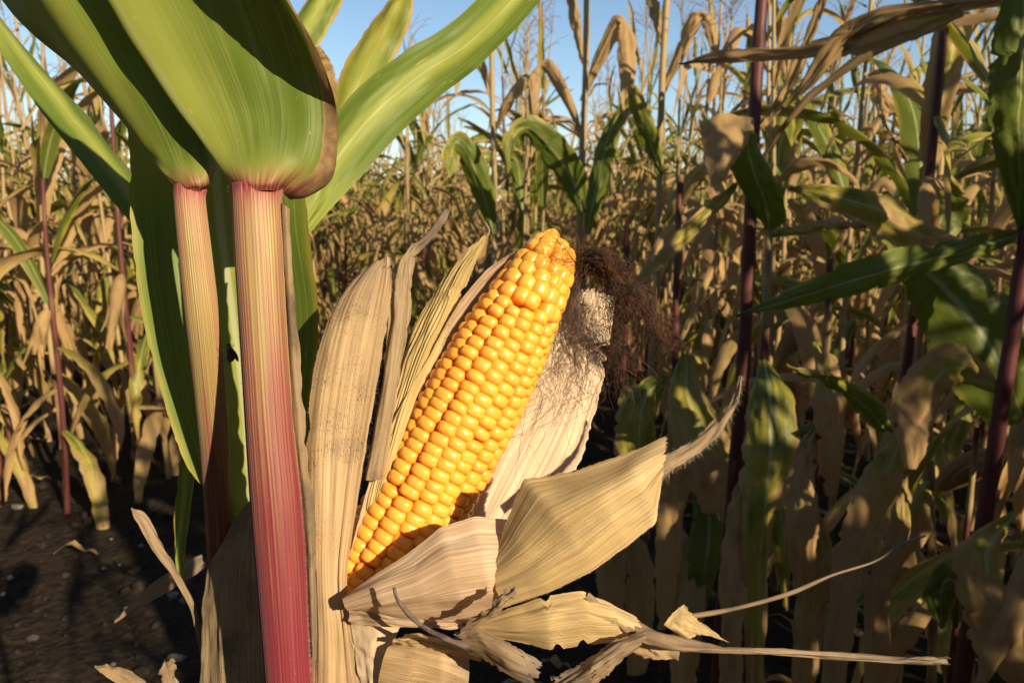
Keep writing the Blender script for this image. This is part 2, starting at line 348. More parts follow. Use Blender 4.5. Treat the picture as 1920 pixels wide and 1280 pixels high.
def sheet(name, rows, mat, parent, nu=24, nv=48, pleat=(0, 0.0), wrinkle=0.0006, rag=(0.0, 0.0), ragv=0.0, seed=1, thick=0.0, px=True, wfreq=(5, 9), ridge=0.0, rfreq=(6, 1.6), notch=(0, 0), lin=False, **props):
    """a leaf or husk through rows of (pixel x, pixel y, metres) points"""
    net = [[tuple(P(*q)) if px else tuple(q) for q in r] for r in rows]
    if lin:                                                             # stiff sheet: straight runs between the rows, corners barely eased
        a_ = np.asarray(net, float); m_ = len(a_); k_ = np.array([q for i in range(m_ - 1) for q in (i, i + .26, i + .74)] + [m_ - 1.0]); i0 = np.minimum(k_.astype(int), m_ - 2); f_ = (k_ - i0)[:, None, None]
        net2 = a_[i0] * (1 - f_) + a_[i0 + 1] * f_; tt = np.linspace(0, 1, m_ * 6); kk = np.interp(tt, k_ / (m_ - 1), np.linspace(0, 1, len(k_))); net = cr(net2, kk)
    pts, uv = net_eval(net, nu, nv, rag, seed, ragv, notch=notch)
    N = normals(pts); U, V = uv[..., 0], uv[..., 1]
    d = wrinkle * (noise2(U * wfreq[0], V * wfreq[1], seed) + 0.5 * noise2(U * wfreq[0] * 2.7, V * wfreq[1] * 2.3, seed + 1))
    if ridge: d = d + ridge * (np.abs(noise2(U * rfreq[0] + 7, V * rfreq[1] + 3, seed + 8)) + .5 * np.abs(noise2(U * rfreq[0] * 2.1 + 5, V * rfreq[1] * 2.6 + 1, seed + 9)))
    if pleat[0]: d = d + pleat[1] * np.cos(2 * np.pi * (pleat[0] * U + 0.5 * noise2(U * 3, V * 2, seed + 4))) * np.clip(np.minimum(U, 1 - U) * 8, 0, 1)
    pts = pts + N * d[..., None]
    if thick > 0:
        back = pts + N * thick
        nv_, nu_ = pts.shape[:2]; n0 = nv_ * nu_
        idx = np.arange(n0).reshape(nv_, nu_)
        f = np.stack([idx[:-1, :-1], idx[:-1, 1:], idx[1:, 1:], idx[1:, :-1]], -1).reshape(-1, 4)
        ring = np.concatenate([idx[0, :-1], idx[:-1, -1], idx[-1, ::-1][:-1], idx[::-1, 0][:-1]])
        nx = np.roll(ring, -1); side = np.stack([ring, ring + n0, nx + n0, nx], -1)
        me = raw_mesh(name, np.concatenate([pts.reshape(-1, 3), back.reshape(-1, 3)]), np.concatenate([f, f[:, ::-1] + n0, side]),
                      np.concatenate([uv.reshape(-1, 2)] * 2), mat)
    else:
        me = grid_mesh(name, pts, uv, mat)
    o = mesh_obj(name, me, parent, **props)
    return o, pts
def ribbon_rows(center, widths, rolls=None, cup=0.15, ref=None, ncol=5):
    """control net of a strip along 3-D centre points; width across ref x tangent, turned by roll"""
    c = np.asarray([tuple(q) for q in center], float); n = len(c)
    T = np.gradient(c, axis=0); T /= np.maximum(np.linalg.norm(T, axis=1, keepdims=True), 1e-9)
    rows = []
    for i in range(n):
        rf = np.asarray(tuple(ref(i) if callable(ref) else ref), float)
        s = np.cross(T[i], rf); ln = np.linalg.norm(s)
        s = s / ln if ln > 1e-4 else np.array([1.0, 0, 0])
        m = np.cross(s, T[i]); a = (rolls[i] if rolls is not None else 0.0)
        S = s * math.cos(a) + m * math.sin(a); Mv = -s * math.sin(a) + m * math.cos(a)
        k = cup[i] if hasattr(cup, '__len__') else cup
        row = []
        for x in np.linspace(-1, 1, ncol):
            ang = x * k * 1.6 if k else 0
            if abs(k) > 0.05: off = S * (math.sin(ang) / (1.6 * k)) + Mv * ((1 - math.cos(ang)) / (1.6 * k))
            else: off = S * x
            row.append(tuple(c[i] + off * widths[i] * 0.5))
        rows.append(row)
    return rows
def pixel_ribbon(name, pts, widths, mat, parent, rolls=None, cup=0.2, nu=13, nv=40, rag=(0.03, 0.03), seed=1, wrinkle=0.001, **props):
    """strip given by (pixel x, pixel y, metres) centre points and pixel widths"""
    c = [P(*q) for q in pts]; wd = [w_ / FPX * q[2] for w_, q in zip(widths, pts)]
    rows = ribbon_rows(c, wd, rolls, cup, ref=lambda i: (c[i] - CAM).normalized())
    return sheet(name, rows, mat, parent, nu, nv, (0, 0), wrinkle, rag, seed=seed, px=False, **props)
def tube_pts(center, radii, nseg=12, twist=0.0):
    c = np.asarray([tuple(q) for q in center], float); n = len(c)
    T = np.gradient(c, axis=0); T /= np.maximum(np.linalg.norm(T, axis=1, keepdims=True), 1e-9)
    a0 = np.array([1.0, 0.02, 0.03]); a0 = a0 - T[0] * a0.dot(T[0]); a0 /= np.linalg.norm(a0)
    out = np.empty((n, nseg + 1, 3)); ang = np.linspace(0, 2 * np.pi, nseg + 1)
    for i in range(n):
        a0 = a0 - T[i] * a0.dot(T[i]); a0 /= max(np.linalg.norm(a0), 1e-9); b0 = np.cross(T[i], a0)
        r = radii[i]; r = np.asarray(r) if hasattr(r, '__len__') else r
        out[i] = c[i] + (np.cos(ang)[:, None] * a0 + np.sin(ang)[:, None] * b0) * (r[:, None] if hasattr(r, '__len__') else r)
    uv = np.stack(np.meshgrid(np.linspace(0, 1, nseg + 1), np.linspace(0, 1, n)), -1)
    return out, uv
class Soup:
    """collects grids into one mesh"""
    def __init__(s): s.v = []; s.f = []; s.uv = []; s.d = []; s.n = 0
    def grid(s, pts, uv, dry=0.0):
        nv, nu = pts.shape[:2]; idx = np.arange(nv * nu).reshape(nv, nu) + s.n
        s.f.append(np.stack([idx[:-1, :-1], idx[:-1, 1:], idx[1:, 1:], idx[1:, :-1]], -1).reshape(-1, 4))
        s.v.append(pts.reshape(-1, 3)); s.uv.append(uv.reshape(-1, 2)); s.d.append(np.full(nv * nu, dry)); s.n += nv * nu
    def tube(s, center, radii, nseg=4, dry=0.0):
        p, uv = tube_pts(center, radii, nseg); s.grid(p, uv, dry)
    def mesh(s, name, mat, dry=False):
        return raw_mesh(name, np.concatenate(s.v), np.concatenate(s.f), np.concatenate(s.uv), mat, True, np.concatenate(s.d) if dry else None)
def hairs(name, lines, length, count, parent, seed=3, rad=0.00006, mat=None, spread=0.7):
    """short tapering hairs along polylines of (point, outward) pairs, one part"""
    rs = random.Random(seed); v = []; f = []
    for line in lines:
        for _ in range(count):
            t = rs.random() * (len(line) - 1); i = int(t); a = t - i
            p = Vector(line[i][0]).lerp(Vector(line[min(i + 1, len(line) - 1)][0]), a); o = Vector(line[i][1])
            d = (o + Vector((rs.gauss(0, spread), rs.gauss(0, spread), rs.gauss(0, spread)))).normalized()
            L = length * rs.uniform(0.35, 1.2); s = d.orthogonal().normalized() * rad; m = p + d * L * 0.55 + Vector((rs.gauss(0, 1), rs.gauss(0, 1), rs.gauss(0, 1))) * L * 0.10
            e = p + d * L; b = d.cross(s); k = len(v)
            v += [p - d * L * .2 + s, p - d * L * .2 - s * .5 + b * .8, p - d * L * .2 - s * .5 - b * .8, m + s * .7, m - s * .35 + b * .55, m - s * .35 - b * .55, e]
            for x in range(3):
                y = (x + 1) % 3; f += [(k + x, k + y, k + 3 + y), (k + x, k + 3 + y, k + 3 + x), (k + 3 + x, k + 3 + y, k + 6)]
    me = raw_mesh(name, np.array([tuple(q) for q in v]), np.array(f), None, mat or HAIR)
    return mesh_obj(name, me, parent, kind='stuff')

# ================================================================== SETTING
def build_ground():
    def axis(near, far, step, grow):
        a = [0.0]; s = step
        while a[-1] < far:
            a.append(a[-1] + s)
            if a[-1] > near: s *= grow
        return np.array(a)
    xp = axis(3.0, 420, 0.05, 1.25); xs = np.concatenate([-xp[::-1][:-1], xp]); yp = axis(5.0, 420, 0.05, 1.25); ym = axis(1.0, 420, 0.2, 1.5)
    ys = np.concatenate([-ym[::-1][:-1], yp]); X, Y = np.meshgrid(xs, ys)
    fade = np.clip(1 - np.hypot(X, Y) / 12, 0, 1)
    Z = fade * (0.030 * noise2(X * 3 + 90, Y * 3 + 90, 5) + 0.016 * noise2(X * 9 + 90, Y * 9 + 90, 6) + 0.008 * noise2(X * 20 + 200, Y * 20 + 200, 7)) - 0.02
    me = grid_mesh('ground', np.stack([X, Y, Z], -1), np.stack([X, Y], -1), SOIL)
    o = mesh_obj('ground', me); tag(o, 'dark dry soil of the maize field', 'ground', kind='structure')
    rs = random.Random(4); v = []; f = []
    ico = bmesh.new(); bmesh.ops.create_icosphere(ico, subdivisions=1, radius=1); iv = [q.co.copy() for q in ico.verts]; ifc = [[q.index for q in p.verts] for p in ico.faces]; ico.free()
    for _ in range(2600):
        y = rs.uniform(0.5, 7); x = rs.uniform(-0.75, 0.75) * y - 0.1; r = rs.choice([.004, .006, .009, .013, .022]) * rs.uniform(.6, 1.3); k = len(v); a = rs.random() * 6
        for q in iv:
            q2 = q * rs.uniform(0.75, 1.2); v.append((x + (q2.x * math.cos(a) - q2.y * math.sin(a) * .7) * r, y + (q2.x * math.sin(a) + q2.y * math.cos(a) * .7) * r, -.012 + q2.z * r * .6))
        f += [[k + j for j in t] for t in ifc]
    n = NT('clod'); fz = n.noise(n.obj(), 7.0, 1.0)
    c = n.mix(n.ss(fz, 0.58, 0.66), (0.026, 0.020, 0.015), (0.18, 0.16, 0.135)); m = n.done(n.bsdf(c, 0.9, 0.15, n.bump(n.noise(n.obj(), 120.0, 3.0), 0.6, 0.004)))
    o = mesh_obj('stones_and_clods', raw_mesh('stones_and_clods', np.array(v), np.array(f), None, m, False))
    tag(o, 'loose clods and pale stones scattered over the soil', 'stones', kind='stuff')
    s = Soup()
    for _ in range(200):
        y = rs.uniform(0.9, 7); x = rs.uniform(-0.8, 0.8) * y; a = rs.random() * 6.3
        if -1.5 < x < -.3 and rs.random() < .8: continue
        L = rs.uniform(.05, .2); k = rs.uniform(-1.2, 1.2)
        pts = [(x + L * t * math.cos(a + k * t * .6), y + L * t * math.sin(a + k * t * .6), .006 + rs.uniform(0, .035) * math.sin(t * 3)) for t in np.linspace(0, 1, 6)]
        wd = [rs.uniform(.01, .035) * math.sin(.3 + 2.6 * t) for t in np.linspace(0, 1, 6)]
        rows = ribbon_rows(pts, wd, [rs.uniform(-.7, .7) for _ in pts], 0.5, (0, 0, 1)); p, uv = net_eval(rows, 5, 9); s.grid(p, uv, rs.uniform(.7, 1.1))
    o = mesh_obj('leaf_litter', s.mesh('leaf_litter', LEAFM, True)); tag(o, 'withered leaf scraps littering the soil between the rows', 'leaf litter', kind='stuff')
build_ground()

# ================================================================== FIELD PLANTS
def blade(rs, style, h, phi, low=False, slim=1.0):
    """one maize leaf in plant space -> pts, uv, dryness"""
    L = rs.uniform(.48, .78); W = rs.uniform(.072, .112) * slim
    if style == 'green':
        e0, e1, W = R(rs.uniform(62, 76)), R(rs.uniform(-35, 25)), W * rs.uniform(.85, 1.05); bend = rs.uniform(1.3, 2.2); tw = rs.uniform(-.7, .7); cup = .35; dry = rs.uniform(.20, .62)
    elif style == 'dry':
        e0, e1, W = R(rs.uniform(45, 74)), R(rs.uniform(-88, -40)), W * rs.uniform(.35, .8); bend = rs.uniform(.55, 1.2); tw = rs.uniform(-3.2, 3.2); cup = rs.uniform(.3, 1.0); dry = rs.uniform(.5, 1.0); L *= .85
    elif style == 'up':
        e0, e1, W = R(rs.uniform(66, 82)), R(rs.uniform(10, 70)), W * rs.uniform(.35, .7); bend = 1.5; tw = rs.uniform(-2.5, 2.5); cup = rs.uniform(.5, 1.1); dry = rs.uniform(.4, .95); L *= .75
    else:                                                               # hanging close to the stalk
        e0, e1, W = R(rs.uniform(10, 50)), R(-90), W * rs.uniform(.6, 1.1); bend = .38; tw = rs.uniform(-1.6, 1.6); cup = rs.uniform(.3, .8); dry = rs.uniform(.5, 1.05); L *= .8
    n = 6 if low else 11
    p = np.array([.010 * math.cos(phi), .010 * math.sin(phi), h]); c = [p.copy()]; ph = phi; kink = rs.uniform(.25, .75) if style == 'dry' and rs.random() < .6 else None
    dph = rs.uniform(-.5, .5)
    for i in range(1, n):
        t = i / (n - 1); e = e0 + (e1 - e0) * t ** bend
        if kink and t > kink: e = min(e, R(-55) - R(30) * (t - kink))
        ph = phi + dph * t + .12 * math.sin(t * 7 + h * 20)
        p = p + L / (n - 1) * np.array([math.cos(e) * math.cos(ph), math.cos(e) * math.sin(ph), math.sin(e)]); c.append(p.copy())
    wd = [W * (.42 + 1.1 * min(t / .22, 1) * .53) * (1 - t ** 2.6) ** .8 + .0015 for t in np.linspace(0, 1, n)]
    rolls = [tw * max(0, t - .12) + .2 * math.sin(t * 5) for t in np.linspace(0, 1, n)]
    side = (-math.sin(phi), math.cos(phi), 0)
    # reference = the normal side of the blade (up and back)
    def ref(i):
        T = np.gradient(np.array(c), axis=0)[i]; T /= np.linalg.norm(T); r = np.cross(side, T); return r
    rows = ribbon_rows(c, wd, rolls, [min(1.3, cup * (1.0 + .8 * max(0, .25 - t) * 4)) for t in np.linspace(0, 1, n)], ref)
    pts, uv = net_eval(rows, 5 if low else 9, 9 if low else 22, (0.02, 0.02) if low else (0.12, 0.12), rs.randrange(9999), notch=(0, 0) if low else (3, 3))
    if not low:
        N = normals(pts); V = uv[..., 1]; E = np.abs(uv[..., 0] - .5) * 2
        amp = .005 if style == 'green' else .0075
        pts = pts + N * (amp * E ** 2 * fbm1(V * 11 + uv[..., 0].round() * 37, rs.randrange(999)))[..., None] + N * ((.003 if style == 'green' else .0042) * noise2(uv[..., 0] * 4, V * 14, rs.randrange(999)))[..., None]
    return pts, uv, dry

def plant_parts(seed, low=False):
    rs = random.Random(seed); H = rs.uniform(1.78, 2.15); parts = []
    n = 13; lean = (rs.uniform(-.07, .07), rs.uniform(-.07, .07)); zz = np.linspace(-.03, H, 8 if low else 40)
    ax = lambda z: np.array([lean[0] * (z / H) ** 2 + .008 * math.sin(z * 4 + seed), lean[1] * (z / H) ** 2 + .008 * math.cos(z * 5 + seed), z])
    nodes = [0.12 + (H - .25) * (i / (n - 1)) ** .93 for i in range(n)]
    def rad(z):
        b = .0108 * (1 - .72 * max(z, 0) / H) + .001
        if not low: b *= 1 + .28 * max(0, 1 - min(abs(z - q) for q in nodes) / .012)
        return b
    parts.append(('stalk', *tube_pts([ax(z) for z in zz], [rad(z) for z in zz], 5 if low else 10), 0.0, 'stalk'))
    phi0 = rs.random() * 6.28; ear_node = rs.choice([4, 5])
    for i, z in enumerate(nodes[(4 if low else 1):-1], start=(4 if low else 1)):
        phi = phi0 + math.pi * (i % 2) + rs.gauss(0, .35)
        t = i / n; r = rs.random()
        if i >= 9 and rs.random() < .28: continue
        if i <= 3: st = 'hang'
        elif i <= 8: st = 'green' if r < .27 else ('dry' if r < .70 else 'hang')
        else: st = 'dry' if r < .66 else 'up'
        pts, uv, dry = blade(rs, st, z + .02, phi, low, 1.0 if i < 9 else .68); pts = pts + (ax(z) - np.array([0, 0, z]))
        parts.append(('leaf', pts, uv, dry, 'leaf'))
    # ear in its husk, tilted off the stalk or hanging
    z = nodes[ear_node]; phi = phi0 + math.pi * (ear_node % 2) + 1.2; L = rs.uniform(.17, .22); el = R(rs.choice([60, 40, -50, -70]))
    d = np.array([math.cos(el) * math.cos(phi), math.cos(el) * math.sin(phi), math.sin(el)])
    s = Soup(); b = ax(z) + .014 * np.array([math.cos(phi), math.sin(phi), 0]); k = 5 if low else 12
    tt = np.linspace(0, 1, k); cen = [b + d * L * t + np.array([0, 0, .02 * math.sin(t * 3)]) for t in tt]
    s.tube(cen, [.006 + .021 * math.sin(math.pi * min(1, t * 1.02 + .02)) ** .65 * (1 - .35 * t) for t in tt], 6 if low else 12)
    for q in range(2 if low else 5):
        a = rs.random() * 6.28; o1 = np.array(Vector(tuple(d)).orthogonal().normalized()); o2 = np.cross(d, o1); o = o1 * math.cos(a) + o2 * math.sin(a); ll = L * rs.uniform(.8, 1.35)
        c = [b + d * ll * t + o * (.006 + .022 * math.sin(min(t * 2.2, 1.57)) + rs.uniform(0, .07) * max(0, t - .6) ** 1.5) + np.array([0, 0, -.10 * max(0, t - .75)]) for t in np.linspace(0, 1, 7)]
        rows = ribbon_rows(c, [.045 * math.sin(.5 + 2.5 * t) + .004 for t in np.linspace(0, 1, 7)], None, 1.0, lambda i: -o); p, uv = net_eval(rows, 5, 6 if low else 14, (.05, .05), seed + q); s.grid(p, uv, .8)
    parts.append(('ear', s, None, rs.uniform(.62, .95), 'leaf'))
    # tassel
    s = Soup(); top = ax(H)
    def spike(p0, d0, L, droop, r):
        m = 4 if low else 9; c = [np.array(p0)]; d_ = np.array(d0)
        for i in range(1, m): d_ = d_ + np.array([0, 0, -droop / m]); d_ /= np.linalg.norm(d_); c.append(c[-1] + d_ * L / m)
        s.tube(c, [r * (1.15 if i % 2 else .75) * (1 - .5 * i / m) for i in range(m)], 3 if low else 5)
        if not low:
            for i in range(1, m):
                for q in range(3):
                    a = rs.random() * 6.28; e = c[i] + np.array([math.cos(a) * .006, math.sin(a) * .006, -.004 + rs.random() * .008]) ; s.tube([c[i], (c[i] + e) / 2, e], [.0008, .0016, .0004], 3)
    spike(top, (rs.uniform(-.1, .1), rs.uniform(-.1, .1), 1), rs.uniform(.22, .32), .1, .0028)
    for q in range(rs.randrange(4, 9)):
        a = rs.random() * 6.28; spike(top + np.array([0, 0, rs.uniform(0, .08)]), (math.cos(a) * .5, math.sin(a) * .5, .8), rs.uniform(.12, .22), rs.uniform(.2, 1.5), .0018)
    parts.append(('tassel', s, None, .85, 'leaf'))
    return parts

VARIANTS = []
for k in range(11):
    lst = []
    for (nm, a, uv, dry, mt) in plant_parts(100 + k * 7):
        m = STALK if mt == 'stalk' else LEAF
        me = a.mesh(nm, m) if isinstance(a, Soup) else grid_mesh(nm, a, uv, m)
        lst.append((nm, me, dry))
    VARIANTS.append(lst)
def field_plant(x, y, rz, scale, k, rs, label, group):
    root = empty('maize_plant', (x, y, -0.012), label, 'maize plant', group)
    root.rotation_euler = (rs.gauss(0, .03), rs.gauss(0, .03), rz); root.scale = (scale,) * 3
    for (nm, me, dry) in VARIANTS[k]:
        o = bpy.data.objects.new(nm, me); link(o, root)
        if nm == 'stalk': o['red'] = rs.choice([-.1, .0, .15, .4])
        else: o['dry'] = max(0.0, min(1.15, dry + rs.gauss(0, .10)))
    return root

def clear_of_view(x, y):
    """ground the photograph shows bare (the lane on the left), the photographer's own spot, the gap the sun reaches the ear through"""
    if .2 < y < 1.30 and -1.4 < x < .42: return True
    if y > .2 and -1.50 < x < .36 and y < (2.9 if x < -1.2 else 3.4) and abs(x) < .68 * y + .7: return True
    if y < 4.6 and y > 1.3 and -1.2 < x < -.5: return True
    if .9 < y <= 2.3 and -.68 * y - .75 < x < -1.3: return True
    if -.9 < y <= .95 and abs(x) < .62 * max(y, 0) + .62: return True
    sx = (.26 - y) * .70 / .93                                          # the sun's path to the ear
    if -1.9 < y < .95 and abs(x - sx) < .30: return True
    return False
rsF = random.Random(12)
SPOTS = []
for x0 in np.arange(-22.4, 24, 0.75):
    x0 = x0 - 0.02; y = -3.0
    while y < 26:
        y += rsF.uniform(.15, .24) * (1 if y < 9 else 1.7)
        x = x0 + rsF.gauss(0, .04)
        if clear_of_view(x, y): continue
        SPOTS.append((x, y))
SPOTS += [(-1.62, 2.75), (-1.80, 3.05), (-1.60, 3.25), (-1.74, 3.55), (-1.95, 2.9), (-1.25, 3.9), (-1.18, 4.25)]
def in_view(x, y): return y > .6 and abs(x) < .68 * y + .25
near = sorted([p for p in SPOTS if in_view(*p)], key=lambda p: math.hypot(*p))[:235]
nearset = set(near)
for (x, y) in near:
    deep = math.hypot(x, y) > 5.2
    if x < -.30 * y: side_, grp = 'left of the two near stems', 'maize plants left of the stems'
    elif x < .16 * y: side_, grp = 'behind the peeled ear', 'maize plants behind the ear'
    else: side_, grp = 'right of the peeled ear', 'maize plants right of the ear'
    lab = ('withered maize plant deep in the crowded rows ' if deep else 'withered maize plant in the foremost of the rows ') + side_; grp += ', farther rows' if deep else ', foremost rows'
    field_plant(x, y, rsF.random() * 6.28, rsF.uniform(.85, 1.07), rsF.randrange(len(VARIANTS)), rsF, lab, grp)
# the crop beyond: one mass
LOW = [plant_parts(700 + k * 13, True) for k in range(10)]
def mass(name, spots, label, seed, bare=(), tall=1.0):
    rs = random.Random(seed); big = Soup()
    for (x, y) in list(spots) + list(bare):
        a = rs.random() * 6.28; s = rs.uniform(.80, 1.03) * tall; M_ = np.array([[math.cos(a), -math.sin(a), 0], [math.sin(a), math.cos(a), 0], [0, 0, 1]]) * s; off = np.array([x, y, 0])
        for (nm, g, uv, dry, mt) in LOW[rs.randrange(len(LOW))]:
            if (x, y) in bare and nm != 'stalk' and (nm != 'leaf' or g[..., 2].min() * s < 1.62): continue
            dd = dry + rs.gauss(0, .12) if nm != 'stalk' else .75
            if isinstance(g, Soup):
                for v_, f_, u_ in zip(g.v, g.f, g.uv):
                    base = f_.min(); big.v.append(v_ @ M_.T + off); big.f.append(f_ - base + big.n); big.uv.append(u_); big.d.append(np.full(len(v_), dd)); big.n += len(v_)
            else: big.grid(g @ M_.T + off, uv, dd)
    o = mesh_obj(name, big.mesh(name, LEAFM, True)); tag(o, label, 'maize crop', kind='stuff')
far = [p for p in SPOTS if p not in nearset and p[1] > .6 and abs(p[0]) < .74 * p[1] + 1.2]
mass('distant_maize_crop', far, 'mass of withered maize stretching away behind the nearer rows', 5)
side = [p for p in SPOTS if p not in nearset and p not in set(far) and -3.2 < p[1] < 2.4 and -3.6 < p[0] < 3.8]
side += [q for q in [(x + .37, y + .07) for x, y in side if x < 2.2] if not clear_of_view(*q) and not in_view(*q)]  # unseen rows thickened with jittered copies for deeper shade
side += [(.80, -.18), (.98, -.05), (1.02, -.45), (1.10, -.30), (1.25, -.15), (1.0, -.32), (.82, .08), (.95, .14), (-.34, -.22), (-.30, -.55), (-.55, -.10), (-.50, -.45), (-.75, -.05), (-.72, -.35), (-.10, -.75), (.05, -1.05), (-.35, -.9)]  # hand-placed unseen plants, added to shade the lane and left rows
mass('flanking_crop_and_shade_plants', side, 'maize rows going on to both sides out of view, plus plants added to cast shade', 6,
     [(.78, -.30), (.72, -.16), (.84, -.48), (.90, -.20), (1.0, -.62), (.92, -.80), (.66, -.04), (1.12, -.70), (1.16, -.95)], 1.13)  # added stalks with high leaves only, for shade; all scaled taller likewise

# ================================================================== PLANTS ON THE RIGHT, PLACED ONE BY ONE
def stalk_thing(px, py, d, wpx, label, top=1.9, lean=0.0, name='maize_plant', red=.62):
    q = P(px, py, d); root = empty(name, (q.x, q.y, -0.012), label, 'maize plant')
    r = wpx / FPX * d / 2 * .86; zz = np.linspace(-.03, top, 46); nodes = np.arange(.1, top, .17) + (px % 7) * .013
    pts, uv = tube_pts([(q.x + lean * (z - q.z) + .004 * math.sin(z * 6 + px), q.y + .004 * math.cos(z * 5), z) for z in zz],
                       [r * (1.15 - .35 * z / top) * (1 + .22 * max(0, 1 - np.min(np.abs(nodes - z)) / .02)) for z in zz], 14)
    mesh_obj('stalk', grid_mesh('stalk', pts, uv, STALK), root, red=red)
    return root
def rleaf(root, pts, widths, dry, rolls=None, cup=.35, seed=1, name='leaf', rag=(.07, .07)):
    return pixel_ribbon(name, pts, widths, LEAF, root, rolls, cup, 17, 60, rag, seed, 0.005, notch=(3, 3), ridge=.006, rfreq=(3, 3), dry=dry)
r4 = stalk_thing(1886, 700, 1.05, 34, 'maize plant with red stalk and broad green leaves at the right picture edge', 1.75, .03)
rleaf(r4, [(1925, 435, 1.05), (1830, 468, 1.0), (1690, 500, .95), (1540, 545, .93), (1380, 592, .92)], [18, 62, 80, 66, 6], .20, [.5, .35, .2, .2, .4], .4, 11)
rleaf(r4, [(1730, 500, 1.12), (1800, 570, 1.12), (1868, 665, 1.11), (1925, 790, 1.12)], [90, 175, 205, 120], .12, [.3, .3, .3, .3], .25, 12)
rleaf(r4, [(1930, -70, .92), (1922, 90, .93), (1912, 250, .95), (1920, 440, 1.02)], [70, 118, 100, 22], .10, [.5, .6, .5, .3], .35, 13)
rleaf(r4, [(1905, 960, 1.05), (1850, 1040, 1.0), (1880, 1180, .98), (1930, 1300, .98)], [20, 110, 150, 60], .72, [.2, .5, .1, 0], .5, 14)
rleaf(r4, [(1890, 740, 1.05), (1790, 690, 1.08), (1730, 760, 1.1), (1715, 880, 1.1)], [16, 110, 120, 40], .70, [.2, .2, .4, .6], .5, 15)
r1 = stalk_thing(1404, 450, 1.35, 29, 'maize plant with thick dark purple stalk and a folded brown and green leaf', 1.9, .015)
sheet('leaf', [[(1438, 437, 1.34), (1443, 438, 1.335), (1449, 437, 1.34)], [(1402, 380, 1.32), (1434, 378, 1.30), (1474, 406, 1.32)], [(1370, 325, 1.29), (1412, 318, 1.27), (1462, 352, 1.29)], [(1366, 285, 1.27), (1402, 272, 1.255), (1434, 295, 1.27)], [(1392, 250, 1.255), (1408, 240, 1.25), (1416, 250, 1.255)]], LEAF, r1, 13, 40, wrinkle=.004, rag=(.05, .05), seed=21, dry=.22)
sheet('leaf', [[(1308, 226, 1.25), (1360, 216, 1.262), (1416, 222, 1.255)], [(1314, 262, 1.24), (1362, 256, 1.235), (1410, 258, 1.245)], [(1322, 308, 1.235), (1356, 304, 1.225), (1384, 300, 1.24)], [(1334, 350, 1.235), (1344, 348, 1.23), (1352, 344, 1.235)]], LEAF, r1, 13, 30, wrinkle=.004, rag=(.05, .08), seed=26, dry=.95)
rleaf(r1, [(1800, 20, 1.05), (1700, 50, 1.1), (1600, 85, 1.15), (1480, 108, 1.2), (1360, 112, 1.25), (1272, 122, 1.3)], [60, 76, 66, 46, 40, 6], .82, [.4, .3, .5, .9, .6, .3], .5, 22)
rleaf(r1, [(1470, 200, 1.2), (1520, 140, 1.18), (1580, 70, 1.15), (1670, 22, 1.1), (1800, 4, 1.05), (1930, -8, 1.0)], [14, 44, 58, 46, 40, 30], .9, [.6, .5, .2, .5, .8, 1], .6, 23)
rleaf(r1, [(1410, 250, 1.35), (1450, 200, 1.33), (1500, 90, 1.3), (1545, -30, 1.28)], [14, 36, 44, 40], .85, [.6, .8, 1.0, 1.2], .7, 24)
rleaf(r1, [(1400, 330, 1.35), (1330, 400, 1.3), (1250, 480, 1.26), (1175, 545, 1.25)], [14, 40, 40, 6], .62, [.5, .3, .4, .5], .5, 25)
r2 = stalk_thing(1436, 560, 1.25, 20, 'maize plant with a slim bright red stalk and hanging half-green leaf', P(1440, 430, 1.25).z, .01)
rleaf(r2, [(1432, 672, 1.23), (1442, 730, 1.18), (1446, 830, 1.15), (1438, 930, 1.14), (1425, 1060, 1.15), (1420, 1290, 1.17)], [26, 96, 122, 104, 66, 50], .54, [0, .1, .1, .3, .6, .3], .5, 31)
rleaf(r2, [(1436, 440, 1.25), (1500, 425, 1.2), (1560, 415, 1.15), (1625, 422, 1.12)], [14, 34, 36, 10], .66, [.9, .8, .7, .9], .5, 32)
rleaf(r2, [(1400, 885, 1.2), (1392, 960, 1.17), (1375, 1110, 1.15), (1362, 1290, 1.15)], [24, 66, 70, 58], .75, [0, .2, .1, -.2], .6, 33)
rleaf(r2, [(1480, 352, 1.22), (1560, 366, 1.2), (1650, 395, 1.18), (1730, 440, 1.17), (1810, 465, 1.16)], [8, 56, 84, 84, 30], .62, [.2, .2, .3, .3, .4], .4, 34)
r3 = stalk_thing(1704, 650, 1.4, 21, 'maize plant with dark stalk and one pale twisted leaf pointing left', 1.85, .025)
rleaf(r3, [(1664, 812, 1.36), (1630, 770, 1.3), (1570, 726, 1.26), (1475, 690, 1.22)], [22, 52, 46, 10], .40, [.4, .4, .7, 1.0], .4, 41)
rleaf(r3, [(1690, 815, 1.37), (1672, 870, 1.32), (1628, 980, 1.28), (1590, 1110, 1.26), (1560, 1290, 1.26)], [40, 92, 92, 84, 60], .74, [0, .3, .4, .2, 0], .6, 42)
rleaf(r3, [(1800, 20, 1.3), (1782, 120, 1.32), (1755, 250, 1.35), (1745, 350, 1.38), (1738, 420, 1.4)], [90, 84, 62, 44, 18], .78, [.3, .3, .5, .6, .5], .5, 43)
rleaf(r3, [(1738, 470, 1.42), (1770, 390, 1.42), (1765, 330, 1.4)], [60, 96, 40], .34, [.2, .2, .2], .35, 44)
rleaf(r3, [(1700, 890, 1.37), (1690, 1000, 1.32), (1655, 1100, 1.3), (1640, 1290, 1.3)], [24, 60, 70, 60], .8, [.5, .3, .2, 0], .7, 45)
r5 = stalk_thing(1268, 620, 1.75, 17, 'maize plant with a thin crimson stalk just right of the dried silk', P(1268, 330, 1.75).z, .0)
rleaf(r5, [(1290, 660, 1.72), (1290, 740, 1.65), (1330, 850, 1.6), (1345, 960, 1.6)], [30, 96, 130, 60], .66, [0, .2, .3, .4], .5, 51)
